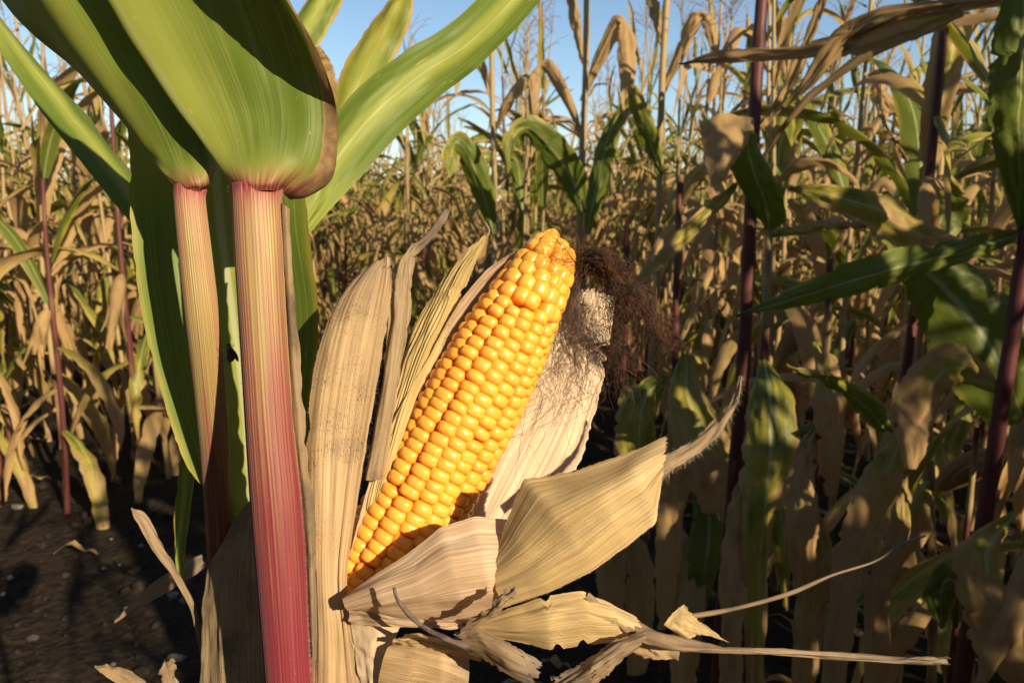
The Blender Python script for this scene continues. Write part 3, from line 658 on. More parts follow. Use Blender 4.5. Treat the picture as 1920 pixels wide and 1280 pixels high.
rleaf(r5, [(1250, 700, 1.74), (1205, 760, 1.68), (1200, 860, 1.66), (1215, 960, 1.66)], [24, 90, 100, 30], .52, [.1, .2, .3, .3], .5, 52)
rleaf(r5, [(1300, 900, 1.72), (1330, 960, 1.66), (1325, 1060, 1.62), (1310, 1160, 1.62)], [20, 70, 80, 20], .22, [.2, .4, .4, .3], .5, 53)
rleaf(r5, [(1262, 760, 1.74), (1275, 860, 1.66), (1262, 1000, 1.62), (1250, 1180, 1.62)], [20, 60, 72, 40], .78, [0, .3, .5, .8], .5, 54)
rleaf(r5, [(1275, 980, 1.74), (1290, 1060, 1.64), (1282, 1180, 1.60), (1276, 1330, 1.60)], [20, 70, 74, 50], .9, [.2, .1, -.3, -.5], .5, 55)
r7 = stalk_thing(1165, 780, 2.0, 15, 'maize plant with dry leaves hanging low just behind the golden husk flap', P(1165, 420, 2.0).z, .0)
rleaf(r7, [(1165, 700, 2.0), (1185, 740, 1.95), (1195, 830, 1.92), (1188, 960, 1.92)], [16, 60, 74, 30], .56, [0, .2, .4, .2], .5, 71)
rleaf(r7, [(1165, 860, 2.0), (1140, 920, 1.94), (1138, 1040, 1.9), (1150, 1200, 1.9)], [16, 66, 80, 40], .85, [.1, -.2, -.4, -.2], .5, 72)
rleaf(r7, [(1165, 980, 2.0), (1200, 1040, 1.94), (1205, 1150, 1.9), (1195, 1300, 1.9)], [16, 60, 70, 40], .8, [.1, .3, .2, .6], .5, 73)
r8 = stalk_thing(1530, 850, 1.6, 18, 'maize plant with dry leaves hanging between the slim red and the dark stalk', P(1530, 480, 1.6).z, .0)
rleaf(r8, [(1530, 640, 1.6), (1552, 690, 1.55), (1566, 790, 1.52), (1560, 930, 1.52)], [16, 60, 78, 30], .72, [0, .2, .5, .3], .5, 81)
rleaf(r8, [(1530, 800, 1.6), (1500, 860, 1.54), (1494, 980, 1.5), (1505, 1120, 1.5)], [16, 66, 84, 40], .88, [.1, -.2, -.5, -.2], .5, 82)
rleaf(r8, [(1530, 960, 1.6), (1545, 1040, 1.54), (1520, 1160, 1.5), (1510, 1320, 1.5)], [16, 60, 74, 50], .7, [.1, .3, .1, .4], .5, 83)
c1 = stalk_thing(1092, 300, 2.7, 15, 'tall dry maize plant with a broad half-green leaf just above the ear tip', 2.25, .01, red=-.15)
rleaf(c1, [(1092, 400, 2.7), (1072, 335, 2.65), (1030, 275, 2.6), (990, 240, 2.58), (960, 262, 2.56), (955, 320, 2.56)], [14, 62, 66, 52, 40, 8], .34, [.3, .3, .3, .4, .6, .9], .4, 91)
rleaf(c1, [(1090, 190, 2.7), (1120, 110, 2.66), (1155, 40, 2.62), (1172, 60, 2.6), (1180, 150, 2.6), (1172, 235, 2.6)], [10, 34, 42, 46, 40, 10], .82, [.4, .6, .5, .2, .3, .6], .6, 92)
rleaf(c1, [(1092, 120, 2.7), (1075, 40, 2.68), (1060, -40, 2.66)], [10, 34, 30], .85, [.5, .6, .8], .7, 93)
rleaf(c1, [(1092, 260, 2.7), (1060, 190, 2.66), (1022, 125, 2.64), (1006, 150, 2.62), (1002, 215, 2.62)], [10, 34, 36, 34, 8], .95, [.5, .7, .5, .3, .6], .7, 94)
rleaf(c1, [(1100, 440, 2.7), (1118, 350, 2.66), (1142, 250, 2.62), (1180, 180, 2.6)], [12, 46, 44, 12], .30, [.3, .3, .5, .7], .4, 95)
c2 = stalk_thing(925, 330, 3.0, 13, 'dry maize plant with a folded green leaf seen between green blade and ear', P(925, 60, 3.0).z, .0, red=-.05)
rleaf(c2, [(925, 440, 3.0), (905, 360, 2.95), (880, 295, 2.9), (858, 268, 2.88), (846, 290, 2.86), (848, 335, 2.86)], [12, 50, 56, 46, 40, 8], .36, [.3, .3, .2, .1, .2, .4], .35, 96)
rleaf(c2, [(925, 250, 3.0), (950, 190, 2.95), (985, 150, 2.92), (1002, 180, 2.9), (1004, 240, 2.9)], [10, 30, 36, 34, 8], .9, [.5, .5, .4, .4, .7], .6, 97)
rleaf(c2, [(925, 200, 3.0), (905, 140, 2.97), (880, 90, 2.95), (862, 120, 2.93), (858, 180, 2.93)], [10, 28, 30, 28, 8], .9, [.5, .5, .4, .4, .7], .6, 98)
c3 = stalk_thing(1240, 260, 2.4, 16, 'dry maize plant with tan curled leaves standing left of the thick purple stalk', 2.2, .01, red=-.1)
rleaf(c3, [(1240, 330, 2.4), (1215, 260, 2.36), (1190, 190, 2.34), (1182, 150, 2.33)], [12, 44, 40, 10], .42, [.3, .4, .6, .8], .4, 99)
rleaf(c3, [(1240, 180, 2.4), (1270, 100, 2.36), (1305, 30, 2.33), (1330, 40, 2.32), (1345, 110, 2.32)], [10, 36, 42, 40, 10], .86, [.5, .6, .4, .3, .6], .6, 101)
rleaf(c3, [(1240, 420, 2.4), (1275, 360, 2.35), (1315, 320, 2.3), (1345, 350, 2.28), (1352, 420, 2.28)], [12, 44, 50, 44, 10], .7, [.4, .4, .3, .3, .5], .5, 102)
rleaf(c3, [(1240, 90, 2.4), (1222, 20, 2.37), (1210, -40, 2.36)], [10, 36, 30], .9, [.3, .5, .7], .7, 103)
rleaf(r3, [(1640, 130, 1.9), (1652, 165, 1.88), (1684, 205, 1.86), (1700, 262, 1.86)], [30, 40, 36, 8], .9, [.3, .5, .8, 1.0], .6, 104)
rleaf(r3, [(1700, 300, 1.42), (1650, 215, 1.5), (1640, 130, 1.9)], [8, 16, 26], .9, [.3, .5, .8], .6, 105)
r6 = stalk_thing(1800, 1100, 1.30, 14, 'small maize shoot with one drooping green leaf low at right', .75, -.02)
rleaf(r6, [(1795, 1180, 1.3), (1800, 1120, 1.27), (1780, 1085, 1.25), (1765, 1120, 1.24), (1770, 1180, 1.24)], [8, 50, 70, 66, 10], .2, [.2, .2, .2, .3, .3], .3, 61)

# ================================================================== THE NEAR PLANTS
b1 = P(560, 1280, .252); plantA = empty('maize_plant', (b1.x, b1.y, 0), 'near maize plant with crimson stem, peeled yellow ear and broad green leaf', 'maize plant')
b2 = P(440, 1000, .263); plantB = empty('maize_plant', (b2.x, b2.y, 0), 'near maize plant with slender straw-and-red stem right behind the crimson one', 'maize plant')

def striate_stem(name, spec, mat, parent, ribs=46, amp=.00006, nseg=276):
    """spec: (left px, right px, y, metres) down the stem"""
    spec = np.array(spec, float); t = np.linspace(0, 1, 90); s = cr(spec, t)
    c = [P((a + b) / 2, y, d) for a, b, y, d in s]; rd = [(b - a) / 2 / FPX * d for a, b, y, d in s]
    ang = np.linspace(0, 2 * np.pi, nseg + 1)
    radii = [r * 1.0 + amp * np.cos(ang * ribs) for r in rd]
    pts, uv = tube_pts(c, radii, nseg)
    return mesh_obj(name, grid_mesh(name, pts, uv, mat), parent), c, rd
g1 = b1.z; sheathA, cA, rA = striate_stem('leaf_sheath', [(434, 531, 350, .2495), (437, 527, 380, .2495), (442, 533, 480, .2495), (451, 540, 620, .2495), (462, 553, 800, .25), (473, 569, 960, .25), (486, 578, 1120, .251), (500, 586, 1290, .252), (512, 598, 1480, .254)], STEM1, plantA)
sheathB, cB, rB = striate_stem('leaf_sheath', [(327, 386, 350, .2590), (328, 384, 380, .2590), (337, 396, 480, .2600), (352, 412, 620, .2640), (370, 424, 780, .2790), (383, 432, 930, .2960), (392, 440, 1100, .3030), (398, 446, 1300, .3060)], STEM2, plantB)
def lower_stalk(top, parent, r):
    z = np.linspace(top.z, -.03, 30); base = parent.location
    pts, uv = tube_pts([(top.x, top.y + .1 * (top.z - q) * .02, q) for q in z], [r * (1 + .3 * (1 - q / 1.0)) for q in z], 16)
    mesh_obj('stalk', grid_mesh('stalk', pts, uv, STALK), parent, red=.6)
lower_stalk(cA[-1], plantA, rA[-1] * .96); lower_stalk(cB[-1], plantB, rB[-1] * .96)
# upper stalks, going on up behind the blades
def upper_stalk(px, py, d, parent, r, top, dx=0):
    q = P(px, py, d); z = np.linspace(q.z, top, 24)
    pts, uv = tube_pts([(q.x + dx * (k - q.z), q.y + .01 * math.sin(k * 5), k) for k in z], [r * (1 - .5 * (k - q.z) / (top - q.z + .01)) for k in z], 14)
    mesh_obj('stalk', grid_mesh('stalk', pts, uv, STALK), parent, red=.6)
upper_stalk(508, 300, .300, plantA, .0070, 1.95, .02)
# free margin of the open sheath, right of the crimson stem
sheet('sheath_margin', [[(526, 378, .2495), (534, 385, .2475), (545, 392, .2500)], [(532, 520, .2495), (541, 525, .2470), (552, 530, .250)], [(541, 680, .2495), (551, 684, .2470), (566, 688, .250)], [(552, 830, .25), (562, 834, .2475), (579, 838, .2505)], [(566, 960, .25), (577, 962, .2480), (592, 965, .251)], [(574, 1090, .251), (585, 1090, .249), (594, 1090, .252)], [(582, 1230, .2515), (588, 1232, .250), (592, 1235, .252)]],
      GREYTAN, plantA, 10, 60, rag=(0, .25), seed=8, wrinkle=.0003)
# broad blade of the near plant, folded along its midrib, its right margin withered and curled back
A_, Apts = sheet('leaf', [
    [(446, 358, .2560), (437, 358, .2500), (457, 358, .2434), (482, 358, .2418), (508, 358, .2430), (527, 358, .2500), (544, 374, .2570), (552, 372, .262)],
    [(442, 338, .2560), (428, 340, .2488), (452, 340, .2422), (482, 340, .2407), (513, 340, .2415), (542, 344, .2480), (580, 366, .2555), (580, 352, .263)],
    [(420, 300, 0.2560), (402, 303, 0.2478), (438, 296, 0.2442), (484, 290, 0.2431), (533, 288, 0.2446), (580, 300, 0.2474), (622, 332, 0.2540), (612, 314, 0.2620)],
    [(380, 245, 0.2550), (360, 245, 0.2463), (412, 226, 0.2445), (474, 212, 0.2440), (540, 208, 0.2455), (592, 222, 0.2467), (632, 258, 0.2510), (620, 236, 0.2590)],
    [(332, 175, 0.2535), (312, 175, 0.2447), (376, 150, 0.2429), (448, 132, 0.2423), (524, 126, 0.2434), (580, 142, 0.2439), (626, 190, 0.2445), (616, 160, 0.2420)],
    [(278, 90, 0.2515), (258, 90, 0.2427), (332, 60, 0.2408), (412, 42, 0.2401), (494, 34, 0.2406), (556, 48, 0.2370), (594, 96, 0.2300), (576, 66, 0.2250)],
    [(224, 0, 0.2490), (204, 0, 0.2400), (284, -36, 0.2380), (368, -54, 0.2372), (450, -60, 0.2374), (508, -46, 0.2310), (540, -4, 0.2225), (520, -30, 0.2160)],
    [(155, -120, 0.2440), (135, -120, 0.2345), (220, -155, 0.2323), (310, -170, 0.2312), (390, -172, 0.2309), (440, -160, 0.2220), (475, -120, 0.2140), (455, -140, 0.2080)],
    [(80, -250, 0.2380), (60, -250, 0.2290), (150, -290, 0.2266), (240, -300, 0.2248), (310, -300, 0.2236), (350, -280, 0.2150), (385, -240, 0.2080), (370, -260, 0.2030)]],
    HLEAF, plantA, 80, 100, wrinkle=.0005, wfreq=(4, 6), rag=(0, .03), seed=3, dry=.08, mid=.17, red=1.0, rib=.25, brown=.75)
# blade of the second plant
sheet('leaf', [
    [(326, 356, .262), (330, 357, .2585), (357, 358, .2548), (383, 356, .2585), (396, 340, .264)],
    [(318, 338, .262), (316, 340, .2572), (352, 342, .2535), (388, 336, .2548), (404, 318, .262)],
    [(284, 300, 0.2760), (283, 300, 0.2640), (325, 290, 0.2570), (380, 280, 0.2570), (412, 278, 0.2640)],
    [(234, 232, 0.2780), (238, 234, 0.2630), (290, 205, 0.2560), (350, 185, 0.2560), (405, 172, 0.2620)],
    [(150, 138, 0.2830), (168, 138, 0.2610), (235, 100, 0.2550), (310, 80, 0.2540), (375, 62, 0.2590)],
    [(58, 62, 0.2870), (76, 0, 0.2570), (150, -35, 0.2520), (230, -50, 0.2510), (305, -65, 0.2560)],
    [(0, -5, 0.2910), (-10, -120, 0.2530), (70, -150, 0.2490), (150, -165, 0.2480), (220, -175, 0.2510)],
    [(-90, -120, 0.2940), (-90, -240, 0.2490), (0, -280, 0.2460), (70, -290, 0.2460), (140, -290, 0.2490)]],
    HLEAF, plantB, 50, 80, wrinkle=.0007, wfreq=(4, 6), seed=5, dry=.04, mid=.24, red=1.0, rib=.35)
# hanging broad leaf with white midrib behind both stems
sheet('leaf', [
    [(236, 190, 0.2950), (310, 190, 0.3020), (395, 185, 0.3070), (490, 190, 0.3020), (565, 200, 0.2950)],
    [(241, 300, 0.2950), (315, 300, 0.3030), (404, 300, 0.3080), (492, 300, 0.3040), (572, 305, 0.2950)],
    [(245, 420, 0.2950), (322, 420, 0.3030), (414, 420, 0.3080), (500, 420, 0.3040), (579, 420, 0.2950)],
    [(266, 600, 0.2930), (346, 600, 0.3020), (438, 600, 0.3070), (520, 600, 0.3030), (597, 600, 0.2940)],
    [(304, 745, 0.2920), (378, 752, 0.3000), (456, 758, 0.3050), (524, 764, 0.3020), (586, 775, 0.2950)],
    [(342, 860, 0.2920), (404, 870, 0.2990), (462, 880, 0.3030), (515, 885, 0.3000), (566, 890, 0.2950)],
    [(392, 930, 0.2940), (430, 955, 0.2990), (470, 985, 0.3020), (505, 1005, 0.3000), (540, 1010, 0.2970)],
    [(450, 1000, 0.2970), (470, 1030, 0.3000), (490, 1070, 0.3020), (510, 1080, 0.3010), (525, 1080, 0.2990)]],
    HLEAF, plantB, 50, 90, wrinkle=.0010, wfreq=(3, 7), rag=(.02, .02), seed=6, dry=.17, mid=.5, red=0.0, rib=1.0)
pixel_ribbon('leaf', [(345, 1130, .33), (336, 1040, .33), (342, 950, .33), (352, 860, .33), (370, 760, .335)], [4, 20, 30, 32, 26], HLEAF, plantB, [.3] * 5, .3, dry=.33, mid=.5, red=0.0, rib=.3, seed=9)
pixel_ribbon('leaf', [(-60, -40, .40), (20, 75, .39), (110, 185, .38), (190, 290, .37), (250, 370, .365), (300, 450, .365)], [60, 62, 84, 78, 70, 40], HLEAF, plantB, [.9, .8, .7, .6, .5, .4], .45, 15, 50, (.01, .01), 7, dry=.12, mid=.5, red=0.0, rib=.3)
pixel_ribbon('leaf', [(540, 470, .35), (578, 400, .36), (625, 310, .37), (700, 215, .38), (790, 140, .39), (880, 80, .40), (975, -15, .42), (1080, -140, .44), (1160, -260, .46)], [20, 54, 105, 118, 108, 98, 92, 76, 20], HLEAF, plantB, [.5, .5, .35, .2, .0, -.2, -.2, -.3, -.3], .35, 25, 80, (.012, .012), 8, dry=.03, mid=.5, red=0.0, rib=.55)
pixel_ribbon('leaf', [(600, 330, .44), (635, 240, .45), (675, 150, .46), (715, 70, .47), (745, 10, .47), (760, -20, .48)], [30, 70, 86, 80, 66, 20], HLEAF, plantB, [.1, .1, .2, .3, .5, .7], .4, 17, 50, (.06, .06), 10, dry=.45, mid=.5, red=0.0, rib=.2)
pixel_ribbon('leaf', [(520, 150, .42), (560, 80, .43), (600, 10, .44), (650, -80, .45)], [50, 66, 70, 60], HLEAF, plantA, [.2, .2, .4, .5], .4, 17, 40, (.04, .04), 11, dry=.36, mid=.5, red=0.0, rib=.2)
pixel_ribbon('leaf', [(610, 190, .45), (600, 130, .44), (585, 90, .43)], [46, 50, 30], LEAF, plantB, [.4, .3, .2], .5, dry=.8, seed=15)

# ------------------------------------------------------------------ the ear
AX0 = P(672, 1158, .274); AX1 = P(1050, 446, .288)
axis = (AX1 - AX0); ALEN = axis.length; axis.normalize()
tocam = (CAM - (AX0 + AX1) / 2); e2 = (tocam - axis * tocam.dot(axis)).normalized(); e1 = axis.cross(e2) * -1   # e2 towards the lens, e1 across
def ear_r(t):                                                       # radius along the ear
    body = .0168 * (1.0 - .06 * (1 - min(1, t / .12))) * (1 - max(0, (t - .52) / .48) ** 2 * .58)
    return body * (math.sqrt(max(0.02, 1 - ((t - .93) / .075) ** 2)) if t > .93 else 1)
cobp, cobuv = tube_pts([AX0 + axis * ALEN * t for t in np.linspace(-.05, .955, 40)], [max(.0012, ear_r(max(t, 0)) - .0036) * (1 if t < .94 else .5) for t in np.linspace(-.05, .955, 40)], 24)
ear = bpy.data.objects.new('ear', grid_mesh('ear', cobp, cobuv, COB)); link(ear, plantA)
ear.data.transform(Matrix.Translation(-AX0)); ear.location = AX0 - plantA.location
ear['label'] = 'ripe yellow ear with its dry husk peeled open'

def kernel_mesh(k):
    rs = random.Random(40 + k); v = []; f = []; nu, nv = 18, 12
    ex = rs.uniform(.60, .74); ey = rs.uniform(.78, .92); lop = rs.uniform(-.10, .10); dent = rs.uniform(0, .07); sq = rs.uniform(-.08, .08)
    pw = lambda a, e: math.copysign(abs(a) ** e, a)
    for i in range(nv + 1):
        la = -math.pi / 2 + math.pi * i / nv
        for j in range(nu):
            lo = 2 * math.pi * j / nu
            x = pw(math.cos(la), ey) * pw(math.cos(lo), ex); y = pw(math.cos(la), ey) * pw(math.sin(lo), ex); z = pw(math.sin(la), ey)
            if z > 0: z -= dent * math.exp(-(x * x * 2.2 + y * y * 5)) - lop * x * .6; x *= 1 - .10 * z
            y *= 1 + sq * x
            v.append((x, y, z))
    for i in range(nv):
        for j in range(nu): f.append((i * nu + j, i * nu + (j + 1) % nu, (i + 1) * nu + (j + 1) % nu, (i + 1) * nu + j))
    me = raw_mesh('kernel', np.array(v), np.array(f), None, KERN); return me
KM = [kernel_mesh(k) for k in range(8)]
rsK = random.Random(9); ROWS = 16; NP = 37; kern = []
for j in range(ROWS):
    offj = (.5 if j % 2 else 0) + rsK.uniform(-.12, .12); drift = rsK.uniform(-.02, .02)
    for i in range(NP + 2):
        t = (i + offj) / NP * (1 + .006 * math.sin(i * .4 + j)) + rsK.uniform(-.003, .003)
        if t > .80: continue
        th = 2 * math.pi * j / ROWS + .10 * math.sin(t * 5 + j * 1.7) * .35 + drift + .25 * t + rsK.uniform(-.02, .02)
        kern.append((t, th, ear_r(t), 2 * math.pi * ear_r(t) / ROWS, ALEN / NP))
t = .822; k = 0                                                     # the rows run together towards the tip
while t < 1.0:
    rr = ear_r(t); cnt = max(1, round(2 * math.pi * rr / .0059)) if t < .985 else 1
    for j in range(cnt):
        kern.append((t + rsK.uniform(-.004, .004), 2 * math.pi * (j + .5 * (k % 2)) / cnt + rsK.uniform(-.12, .12), rr, min(.0062, 2 * math.pi * rr / cnt * 1.02), .0056))
    t += .030 if t < .94 else .022; k += 1
vis = []; hid = []
for (t, th, rr, pw_, ph_) in kern:
    rad = e1 * math.cos(th) + e2 * math.sin(th); c = AX0 + axis * ALEN * t + rad * (rr - .0022)
    slope = max(-2.5, (ear_r(min(1, t + .01)) - ear_r(max(0, t - .01))) / (.02 * ALEN)); nrm = (rad - axis * slope).normalized()
    tang = axis.cross(nrm).normalized(); along = nrm.cross(tang)
    wdt = pw_ * .595 * rsK.uniform(.96, 1.06); hgt = ph_ * .615 * rsK.uniform(.93, 1.09)
    dep = .0037 * rsK.uniform(.92, 1.08)
    pc = c - CAM; py_ = 640 - pc.dot(UP) / pc.dot(FWD) * FPX
    if py_ > 1108: continue
    M_ = Matrix((tang * wdt, along * hgt, nrm * dep)).transposed().to_4x4()
    q = Quaternion(nrm, rsK.gauss(0, .05)).to_matrix().to_4x4()
    M_ = Matrix.Translation(c - AX0) @ q @ M_
    (vis if nrm.dot((CAM - c).normalized()) > -.12 else hid).append((nrm.dot((CAM - c).normalized()), M_))
vis.sort(key=lambda a: -a[0])
for a, M_ in vis[:300]:
    o = bpy.data.objects.new('kernel', KM[rsK.randrange(8)]); link(o, ear); o.matrix_local = M_
hv = []; hf = []; off = 0
for a, M_ in hid + vis[300:]:
    me = KM[rsK.randrange(8)]; co = np.empty(len(me.vertices) * 3); me.vertices.foreach_get('co', co); co = co.reshape(-1, 3)
    m3 = np.array(M_); hv.append(co @ m3[:3, :3].T + m3[:3, 3]); ff = np.array([p.vertices[:] for p in me.polygons]); hf.append(ff + off); off += len(co)
o = bpy.data.objects.new('kernels_of_the_far_side', raw_mesh('kernels_of_the_far_side', np.concatenate(hv), np.concatenate(hf), None, KERN)); link(o, ear); o['kind'] = 'stuff'

def husk(rows, mat, nu=26, nv=60, name='husk', **k): return sheet(name, rows, mat, ear, nu, nv, **k)
# tall husk between stem and ear
hA, pA = husk([
    [(584, 1320, 0.2560), (612, 1318, 0.2538), (650, 1318, 0.2544), (690, 1318, 0.2540)],
    [(586, 1200, 0.2560), (612, 1196, 0.2533), (642, 1192, 0.2539), (665, 1195, 0.2530)],
    [(582, 1090, 0.2570), (606, 1085, 0.2543), (632, 1080, 0.2549), (652, 1085, 0.2540)],
    [(576, 960, 0.2580), (606, 955, 0.2553), (640, 950, 0.2559), (670, 950, 0.2550)],
    [(574, 830, 0.2600), (610, 825, 0.2573), (652, 820, 0.2579), (692, 820, 0.2570)],
    [(588, 690, 0.2630), (628, 685, 0.2598), (672, 682, 0.2604), (714, 690, 0.2590)],
    [(618, 590, 0.2660), (652, 582, 0.2623), (694, 575, 0.2629), (732, 578, 0.2610)],
    [(655, 532, 0.2680), (682, 522, 0.2643), (712, 512, 0.2649), (737, 510, 0.2630)],
    [(705, 492, 0.2690), (714, 486, 0.2663), (724, 482, 0.2669), (733, 482, 0.2660)]], TAN, pleat=(15, .00005), wrinkle=.0005, wfreq=(4, 4), ridge=.0009, rfreq=(5, 1.5), notch=(1, 1), rag=(.02, .03), ragv=.03, seed=21, nu=60, nv=100)
# weathered strip behind it, twisting to a long tip
husk([[(688, 900, .264), (700, 900, .262), (716, 895, .265)], [(712, 760, .266), (728, 755, .263), (742, 750, .268)], [(728, 640, .268), (744, 634, .265), (762, 628, .270)], [(735, 560, .270), (752, 550, .267), (772, 545, .272)], [(738, 505, .272), (756, 497, .269), (776, 492, .274)], [(764, 478, .275), (770, 468, .273), (778, 478, .276)], [(782, 462, .278), (788, 450, .276), (796, 458, .279)], [(815, 428, .280), (820, 418, .279), (826, 424, .281)], [(838, 400, .282), (840, 396, .282), (842, 398, .282)]],
     GREYTAN, ridge=.0012, rfreq=(3, 3), notch=(2, 3), pleat=(3, .0003), rag=(.05, .12), seed=22, nu=24, nv=80)
# pleated straw-coloured husk
husk([[(672, 1010, .268), (684, 1005, .266), (698, 1000, .266), (706, 995, .268)], [(695, 900, .270), (712, 890, .267), (726, 880, .267), (738, 870, .270)], [(722, 780, .273), (744, 768, .270), (764, 756, .269), (780, 745, .272)], [(748, 690, .276), (774, 676, .272), (798, 664, .271), (822, 655, .275)], [(778, 610, .280), (806, 596, .276), (836, 585, .275), (856, 580, .279)], [(824, 530, .284), (846, 516, .281), (868, 508, .280), (884, 512, .283)], [(868, 478, .288), (882, 468, .286), (894, 464, .286), (902, 472, .287)], [(905, 448, .290), (908, 445, .290), (911, 445, .290), (912, 448, .290)]],
     YELHUSK, notch=(0, 1), pleat=(11, .00022), wrinkle=.0006, rag=(.03, .03), seed=23, nu=90, nv=80)
pixel_ribbon('husk_tip', [(908, 450, .290), (916, 432, .291), (904, 412, .292), (890, 396, .292)], [8, 7, 6, 2], GREYTAN, ear, [0, .4, .8, .5], .4, 5, 16, seed=3, wrinkle=.0002)
# inner husk cupping the left side of the ear, pale at its edge
husk([[(640, 1130, .262), (655, 1130, .270), (668, 1130, .283), (690, 1130, .297)], [(662, 1010, .263), (680, 1012, .272), (700, 1012, .286), (730, 1020, .300)], [(692, 900, .265), (712, 902, .274), (740, 905, .290), (770, 910, .303)], [(738, 790, .267), (756, 792, .278), (785, 800, .293), (815, 805, .306)], [(790, 690, .270), (806, 692, .280), (830, 700, .297), (860, 700, .308)], [(842, 596, .273), (858, 600, .284), (880, 605, .299), (910, 610, .310)], [(908, 512, .278), (920, 520, .290), (935, 530, .302), (955, 540, .310)], [(972, 466, .286), (980, 474, .295), (985, 485, .302), (1000, 495, .308)]],
     PALE, pleat=(6, .0002), wrinkle=.0005, rag=(.03, .0), seed=24, nu=40, nv=80)
# pale streaked husk standing behind the right side
husk([[(800, 1090, 0.2900), (850, 1080, 0.2915), (900, 1070, 0.2920), (950, 1062, 0.2940)], [(840, 990, 0.2940), (890, 985, 0.2955), (950, 975, 0.2960), (1010, 960, 0.2980)], [(880, 880, 0.2990), (940, 875, 0.3005), (1010, 872, 0.3010), (1082, 876, 0.3030)], [(925, 770, 0.3030), (990, 770, 0.3045), (1055, 775, 0.3050), (1112, 790, 0.3070)], [(975, 670, 0.3060), (1035, 672, 0.3075), (1090, 682, 0.3080), (1136, 696, 0.3100)], [(1030, 590, 0.3090), (1075, 590, 0.3105), (1115, 596, 0.3110), (1149, 604, 0.3130)], [(1076, 545, 0.3100), (1100, 538, 0.3115), (1128, 545, 0.3120), (1152, 556, 0.3140)]],
     PALE, pleat=(9, .00008), wrinkle=.0006, wfreq=(3, 4), ridge=.0012, rfreq=(6, 1.3), notch=(0, 3), rag=(0, .03), ragv=.05, seed=25, nu=70, nv=80)
# husk wrapping the foot of the ear, opening to the right
husk([[(648, 1118, .247), (650, 1128, .245), (656, 1136, .246), (668, 1146, .250)], [(700, 1082, .244), (708, 1108, .239), (722, 1132, .240), (738, 1155, .245)], [(768, 1040, .241), (780, 1082, .235), (796, 1122, .236), (812, 1160, .242)], [(830, 992, .240), (842, 1050, .233), (858, 1110, .233), (872, 1158, .240)], [(890, 974, .241), (904, 1040, .233), (918, 1100, .232), (930, 1146, .238)], [(958, 976, .243), (962, 1036, .236), (966, 1090, .234), (972, 1130, .237)], [(1010, 960, .246), (1006, 1020, .240), (1004, 1075, .236), (1006, 1118, .237)]],
     PEACH, pleat=(19, .00003), wrinkle=.0005, wfreq=(2, 4), ridge=.0012, rfreq=(4, 1.6), rag=(.01, .01), lin=True, seed=26, nu=90, nv=70)
# big golden flap bent out to the right
hF, pF = husk([[(930, 1042, .236), (928, 1075, .2335), (934, 1105, .232), (946, 1136, .233)], [(952, 975, .236), (985, 1030, .228), (1010, 1075, .2265), (1030, 1106, .229)], [(984, 898, .236), (1045, 970, .224), (1085, 1030, .222), (1110, 1066, .226)], [(1080, 884, .232), (1120, 930, .222), (1150, 980, .219), (1175, 1020, .223)], [(1170, 855, .229), (1190, 890, .221), (1210, 935, .219), (1226, 980, .221)], [(1253, 820, .227), (1250, 850, .224), (1244, 880, .222), (1234, 905, .222)]],
     GOLD, pleat=(18, .00003), wrinkle=.0007, wfreq=(2, 3), ridge=.0010, rfreq=(3, 1.4), rag=(.025, .02), ragv=.03, lin=True, seed=27, nu=100, nv=70)
# weathered hairy strip rising behind that flap
stp, ps = pixel_ribbon('husk', [(1200, 905, .236), (1245, 872, .238), (1300, 838, .241), (1345, 795, .243), (1375, 748, .245), (1388, 704, .246)], [34, 34, 30, 26, 20, 5], GREYTAN, ear, [.3, .2, .3, .5, .8, 1.0], .5, 11, 50, (.05, .06), 31, .0006)
# lower peach fold and bright scrap beneath it
husk([[(650, 1122, .2505), (652, 1145, .249), (658, 1172, .250)], [(706, 1134, .247), (706, 1152, .2445), (712, 1172, .246)], [(770, 1146, .246), (772, 1160, .243), (776, 1176, .2445)], [(840, 1160, .245), (842, 1170, .242), (846, 1180, .243)], [(905, 1156, .244), (906, 1166, .242), (908, 1174, .243)]], PEACH, pleat=(4, .0002), lin=True, seed=32, nu=30, nv=40)
husk([[(655, 1170, .254), (700, 1166, .252), (752, 1170, .2535)], [(662, 1210, .253), (700, 1206, .2505), (735, 1210, .252)], [(672, 1260, .252), (700, 1258, .250), (716, 1258, .251)], [(684, 1330, .252), (700, 1330, .250), (712, 1330, .251)]], PALE, seed=33, nu=24, nv=30)
husk([[(738, 1202, .247), (725, 1216, .245), (712, 1262, .246), (700, 1330, .249)], [(780, 1200, .2455), (775, 1222, .242), (768, 1275, .242), (760, 1340, .245)], [(830, 1206, .2445), (828, 1235, .240), (826, 1285, .240), (820, 1340, .243)], [(880, 1222, .2445), (880, 1252, .241), (876, 1300, .240), (870, 1345, .242)]], TAN, pleat=(6, .00008), lin=True, seed=34, nu=40, nv=40, wrinkle=.0005, wfreq=(2, 2))
husk([[(735, 1203, .243), (740, 1196, .241), (760, 1190, .243)], [(790, 1212, .242), (795, 1200, .239), (800, 1190, .242)], [(850, 1228, .242), (855, 1214, .239), (855, 1200, .241)], [(900, 1240, .243), (905, 1228, .240), (905, 1215, .242)]], GOLD, seed=35, nu=20, nv=30)
